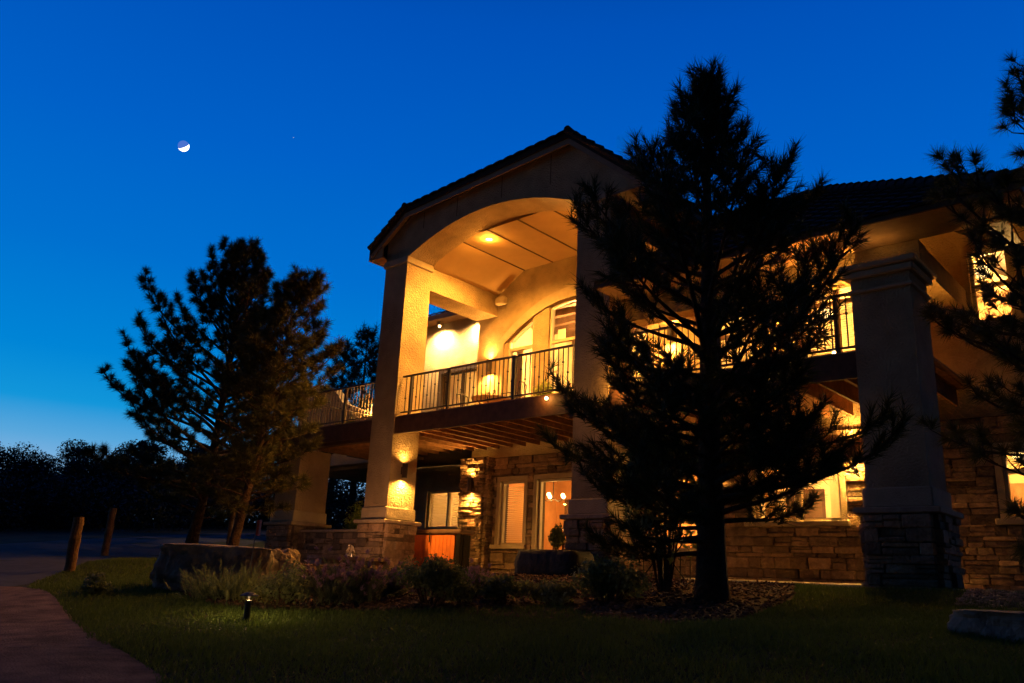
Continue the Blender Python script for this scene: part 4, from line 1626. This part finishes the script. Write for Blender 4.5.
for k in range(9):
    a, rr0 = k * .75, rnd.uniform(.02, .13)
    hh = rnd.uniform(.16, .34) * (1.2 - rr0 * 3)
    mb = MB()
    pts = [(rr0 * math.cos(a) * (1 - .6 * f) + .02 * math.sin(f * 5 + k), rr0 * math.sin(a) * (1 - .6 * f), hp - .16 + hh * f * 1.1) for f in np.linspace(0, 1, 7)]
    mb.tube(pts, [.032, .05, .05, .04, .028, .014, .002], 7)
    mb.build('flame', M['flame' if k % 3 else 'flamecore'], t, smooth=True)
lamp('fire_light', 'POINT', (0, 0, hp + .25), 22, t, (1, .45, .18), shadow_soft_size=.12)

# garden wall between the far pillar and the column
t = empty('garden_wall', (0, 0, 0), 'low stone garden wall between the far pillar and the left column', 'wall')
MB().box(-18.80, -16.06, 13.1, 13.36, -.2, .80).build('core', M['mortar'], t)
mb = MB()
stones(mb, -18.80, -16.06, -.1, .80, lambda a, b_, c, d, p: mb.bevbox(a, b_, 13.03 - p, 13.11, c, d, .008), seed=15, rmin=.09, rmax=.17)
mb.build('stone_facing', M['stone'], t)
MB().bevbox(-18.76, -16.08, 12.97, 13.42, .805, .87, .012).build('coping', M['capstone'], t)

# hot tub under the balcony
hx0, hx1, hy0, hy1, hh = -15.98, -14.12, 14.25, 14.68, .98
t = empty('hot_tub', ((hx0 + hx1) / 2, (hy0 + hy1) / 2, -.02), 'orange timber hot tub with brown cover beside the rough stone pier', 'hot tub')
w2, d2 = (hx1 - hx0) / 2, (hy1 - hy0) / 2
MB().box(-w2 + .05, w2 - .05, -d2 + .05, d2 - .05, .0, .84).build('shell', M['tubdark'], t)
mb = MB()
n = 12
for k in range(n):
    a = -w2 + .10 + (2 * w2 - .30) * k / n
    mb.bevbox(a, a + (2 * w2 - .30) / n - .004, -d2, -d2 + .052, .04, .84, .004)
mb.build('front_panel', M['tub'], t)
mb = MB()
for k in range(3):
    a = -d2 + .10 + (2 * d2 - .2) * k / 3
    mb.bevbox(w2 - .052, w2, a, a + (2 * d2 - .2) / 3 - .004, .04, .84, .004)
mb.build('side_panel', M['tubdark'], t)
for sx in (-w2, w2 - .16):
    MB().bevbox(sx - .005, sx + .165, -d2 - .015, -d2 + .08, .0, .85, .02).build('corner_panel', M['tubdark'], t)
MB().bevbox(-w2 - .04, w2 + .04, -d2 - .05, d2 + .04, .85, .97, .035).build('cover', M['cover'], t)
MB().bevbox(-.10, -.06, -d2 - .060, -d2 - .048, .66, .90, .003).build('strap', M['black'], t)

# covered grill
gb = at_dist(562, 15.6)
gb[2] = -.02
gcx, gcy = -9.65, 12.15
t = empty('covered_grill', (gcx, gcy, -.07), 'wide grill under a black cover on the patio beside the big pine', 'grill')
bm = bmesh.new()
bmesh.ops.create_cube(bm, size=1)
bmesh.ops.subdivide_edges(bm, edges=bm.edges[:], cuts=9, use_grid_fill=True)
from mathutils import noise
for v in bm.verts:
    x, y, z = v.co * 2
    q = 1 - .10 * max(0, z)                      # sheet tapers slightly to the top
    # round the edges
    def rr_(a, b2): return a * (1 - .10 * abs(b2) ** 6)
    x2, y2, z2 = rr_(x, max(abs(y), abs(z))), rr_(y, max(abs(x), abs(z))), z * (1 - .07 * max(abs(x), abs(y)) ** 5 * (z > 0))
    f = 1 + .05 * noise.noise(Vector((x * 2.2, y * 2.2, z * 1.1))) + .02 * math.sin(x * 16 + y * 5) * (1 - z) * .5
    v.co = Vector((x2 * .76 * q * f, y2 * .34 * q * f, (z2 + 1) / 2 * .46))
me = bpy.data.meshes.new('cover_sheet')
bm.to_mesh(me); bm.free()
link_mesh('cover_sheet', me, M['grillcover'], t, True)
for sx in (-.6, .6):
    for sy in (-.20, .20):
        MB().lathe([(.04, .0), (.05, .02), (.05, .06), (.04, .08)], sx, sy, 12).build('caster', M['black'], t)

# potted ball shrub on the patio behind the grill
root, *_ = bush('potted_shrub', (-10.75, 13.6, .42), .42, .42, .55, 'dark clipped ball shrub in a pot behind the covered grill', 'potted plant', None, 91, 'shrub2', n=2200, size=.03, clumps=16)
MB().lathe([(.14, -.44), (.18, -.42), (.23, -.05), (.25, -.03), (.25, .04), (.21, .04), (.20, .0), (.001, .0)], seg=20).build('pot', M['pot'], root)

# patio table and chairs behind the pine
def cafe_chair(loc, rz, label):
    t = empty('patio_chair', loc, label, 'chair', 'metal patio chairs', rz)
    mb = MB()
    for k in range(7):
        x = -.2 + .4 * k / 6
        mb.box(x - .022, x + .022, -.21, .21, .435, .45)
    mb.build('seat', M['iron'], t)
    for sx in (-.21, .21):
        MB().tube([(sx, -.21, 0), (sx, -.2, .44), (sx, -.19, .45)], .012, 8).build('leg', M['iron'], t)
        MB().tube([(sx, .24, 0), (sx, .21, .44), (sx, .27, .92)], .012, 8).build('leg', M['iron'], t)
    mb = MB()
    mb.tube([(-.21, .27, .92), (0, .285, .95), (.21, .27, .92)], .014, 8)
    for k in range(5):
        x = -.15 + .3 * k / 4
        mb.tube([(x, .212, .46), (x, .272, .93)], .007, 6)
    mb.build('backrest', M['iron'], t)
    MB().tube([(-.21, -.2, .64), (-.22, .0, .66), (-.21, .235, .64)], .012, 8).build('armrest', M['iron'], t)
    MB().tube([(.21, -.2, .64), (.22, .0, .66), (.21, .235, .64)], .012, 8).build('armrest', M['iron'], t)


def round_table(loc, r, h, label, m='iron', top='iron'):
    t = empty('patio_table', loc, label, 'table', 'patio tables')
    MB().lathe([(.001, h - .03), (r - .02, h - .03), (r, h - .022), (r, h - .006), (r - .01, h), (.001, h)], seg=36).build('table_top', M[top], t)
    for k in range(4):
        a = k * math.pi / 2 + .5
        MB().tube([(r * .75 * math.cos(a), r * .75 * math.sin(a), 0), (r * .25 * math.cos(a), r * .25 * math.sin(a), h * .5), (r * .7 * math.cos(a), r * .7 * math.sin(a), h - .03)], .014, 8).build('leg', M[m], t)


round_table((-8.75, 14.4, -.02), .55, .73, 'round metal patio table behind the pine trunk')
cafe_chair((-9.6, 14.5, -.02), 1.5, 'metal patio chair behind the leafy shrub')
cafe_chair((-8.0, 14.3, -.02), -1.5, 'metal patio chair against the stone wall behind the pine trunk')
# upper balcony furniture
round_table((-14.0, 14.9, 3.5), .5, .70, 'round pale topped table on the balcony behind the railing', 'iron', 'trim')
cafe_chair((-14.85, 15.0, 3.5), 1.6, 'metal chair on the balcony near the left column')
cafe_chair((-13.1, 14.7, 3.5), -1.3, 'metal chair on the balcony before the arched window')
for dx, dy, lab in ((-.12, .05, 'small candle lantern on the balcony table nearest the left column'), (.17, -.08, 'small candle lantern on the balcony table nearest the arched window')):
    t = empty('candle_lantern', (-14.0 + dx, 14.9 + dy, 4.2), lab, 'lantern', 'candle lanterns on the balcony table')
    MB().lathe([(.05, 0), (.05, .012), (.045, .014)], seg=12).build('base', M['lamp'], t)
    MB().lathe([(.012, .014), (.022, .03), (.016, .07), (.002, .10)], seg=8).build('flame', M['bulb'], t)
    MB().lathe([(.045, .15), (.05, .155), (.02, .19)], seg=12).build('hood', M['lamp'], t)
    mb = MB()
    for k in range(4):
        mb.box(.042 * math.cos(k * 1.571) - .004, .042 * math.cos(k * 1.571) + .004, .042 * math.sin(k * 1.571) - .004, .042 * math.sin(k * 1.571) + .004, .012, .152)
    mb.build('cage', M['lamp'], t)
root, *_ = bush('potted_shrub', (-13.0, 15.75, 3.92), .62, .5, .75, 'leafy potted plant on the balcony below the arched window', 'potted plant', None, 92, 'limeleaf', n=700, size=.05, clumps=10)
MB().lathe([(.12, -.42), (.15, -.41), (.19, -.05), (.21, -.03), (.21, .03), (.17, .03), (.001, .0)], seg=18).build('pot', M['pot'], root)

# teal indicator of a little solar lamp among the shrub stems
b = np.array([-9.35, 13.2, -.02])
t = empty('solar_lamp', tuple(b), 'thin stake lamp with a tiny teal light in front of the leafy shrub', 'lamp')
v = height_for(b, 523)
MB().tube([(0, 0, 0), (0, 0, v)], .008, 6).build('stake', M['black'], t)
MB().lathe([(.03, v - .03), (.035, v - .02), (.035, v + .03), (.02, v + .05)], seg=12).build('cap', M['led'], t)

# ------------------------------------------------------------------ ground cover
rng = np.random.default_rng(17)
def blades(n, poly_in, polys_out, xr, yr, h, wid, power=1.0):
    x = rng.uniform(*xr, n); y = rng.uniform(*yr, n)
    keep = np.ones(n, bool)
    if poly_in is not None: keep &= inside(poly_in, x, y)
    for p in polys_out: keep &= ~inside(p, x, y)
    x, y = x[keep], y[keep]
    return x, y


_pc = sum(PATH) / len(PATH)
PATHG = [q + (_pc - q) / np.linalg.norm(_pc - q) * (.05 + .05 * math.sin(i * 2.1)) for i, q in enumerate(PATH)]
LAWN = [at_dist(px, d)[:2] for px, d in ((-40, 9.0), (40, 12.0), (55, 14.6), (110, 19.5), (200, 24), (300, 20.5), (380, 17.5), (800, 14.5), (1090, 12), (1200, 7))] + [at_dist(1200, 4.5)[:2], at_dist(500, 4.8)[:2], at_dist(0, 5.5)[:2]]
n = 900000
x, y = blades(n, LAWN, [PATHG, BED, ROAD], (-21, 6), (1.5, 16), 0, 0)
dd = np.hypot(x, y)
keep = rng.random(len(x)) < np.clip((9.0 / dd) ** 1.3, 0, 1)
x, y = x[keep], y[keep]
keep = ~((y > 12.6) & (x > -18))
x, y = x[keep], y[keep]
k = len(x)
z = ground(x, y) + .004
# uneven turf: patches of longer and shorter grass
pat = .65 + .35 * np.sin(x * 1.7 + 2 * np.sin(y * 1.1)) * np.sin(y * 2.1 + 1.3 * np.sin(x * .9))
hgt = rng.uniform(.018, .062, k) * (.45 + .85 * pat)
ang = rng.uniform(0, 6.283, k)
lx, ly = rng.normal(size=k) * .022, rng.normal(size=k) * .022
wd = .0045 * (1 + .03 * np.hypot(x, y))
V = np.stack([np.stack([x - np.cos(ang) * wd, y - np.sin(ang) * wd, z], 1), np.stack([x + np.cos(ang) * wd, y + np.sin(ang) * wd, z], 1), np.stack([x + lx, y + ly, z + hgt], 1)], 1).reshape(-1, 3)
tag(np_mesh('grass', V, np.arange(3 * k).reshape(-1, 3), M['grass']), 'short green lawn grass in front of the house', 'grass', kind='stuff')


def chips(name, n, poly, m, size, label, cat, zoff=.014):
    xs_ = [p[0] for p in poly]; ys_ = [p[1] for p in poly]
    x, y = blades(n, poly, [], (min(xs_), max(xs_)), (min(ys_), max(ys_)), 0, 0)
    k = len(x)
    c = np.stack([x, y, ground(x, y) + zoff + rng.uniform(.0, .02, k)], 1)
    d = rng.normal(size=(k, 3)) * np.array([1, 1, .3]); d /= np.linalg.norm(d, axis=1, keepdims=True)
    e = np.cross(d, rng.normal(size=(k, 3)) * np.array([.4, .4, 1])); e /= np.linalg.norm(e, axis=1, keepdims=True)
    f = np.cross(d, e)
    s = size * rng.uniform(.5, 1.4, (k, 1))
    d, e, f = d * s, e * s * .4, f * s * .22
    cor = [c + sx * d + sy * e + sz * f for sz in (-1, 1) for sy in (-1, 1) for sx in (-1, 1)]
    V = np.stack(cor, 1).reshape(-1, 3)
    Q = np.array([(0, 2, 3, 1), (4, 5, 7, 6), (0, 1, 5, 4), (1, 3, 7, 5), (3, 2, 6, 7), (2, 0, 4, 6)])
    T = (np.arange(k)[:, None, None] * 8 + Q[None]).reshape(-1, 4)
    tag(np_mesh(name, V, T, M[m]), label, cat, kind='stuff')


chips('bark_chips', 16000, BED, 'chip', .026, 'pale bark chips strewn over the planting bed', 'mulch')
GR = [pick(*p)[:2] for p in ((955, 607), (1100, 618))] + [np.array([-1.2, 13.2]), np.array([-3.0, 13.2])]
tag(drape('gravel_strip', GR, M['mulch'], .010, .4), kind='structure')
chips('gravel', 5000, GR, 'gravel', .03, 'pale gravel along the foot of the dark end wall', 'gravel')

# ------------------------------------------------------------------ the moon
md = ray(183.5, 146.0); md = md / np.linalg.norm(md)
dist = 900.0
mr_ = dist * 4.8 / FPX
mc = CAM + md * dist
t = empty('moon', tuple(mc), 'bright crescent moon with faint earthshine in the deep blue sky', 'moon')
MB().ball((0, 0, 0), mr_, 32, 20).build('disc', M['earthshine'], t, smooth=True)
# lit crescent: the part of the sphere turned to the sun, as a shell a little outside the disc
_rt = _n(np.cross(md, np.array([0, 0, 1.0]))); _dn = _n(np.cross(md, _rt))
sund = _n(.50 * _rt + .72 * _dn + .20 * md)
u1 = _n(np.cross(sund, md)); u2 = np.cross(sund, u1)
vs, fs = [], []
for i in range(13):
    th = math.radians(88) * i / 12
    for k in range(32):
        a = 2 * math.pi * k / 32
        p = (sund * math.cos(th) + (u1 * math.cos(a) + u2 * math.sin(a)) * math.sin(th)) * mr_ * 1.03
        vs.append(tuple(p))
for i in range(12):
    for k in range(32):
        fs.append((i * 32 + k, i * 32 + (k + 1) % 32, (i + 1) * 32 + (k + 1) % 32, (i + 1) * 32 + k))
MB().add(vs, fs).build('lit_side', M['moonlit'], t, smooth=True)

sd = ray(293.5, 137.5); sd = sd / np.linalg.norm(sd)
o = MB().ball((0, 0, 0), 900 * .42 / FPX, 10, 6).build('star', emit('star_light', (.55, .75, 1), .55))
o.location = tuple(CAM + sd * 900)
tag(o, 'tiny faint star to the side of the moon', 'star')
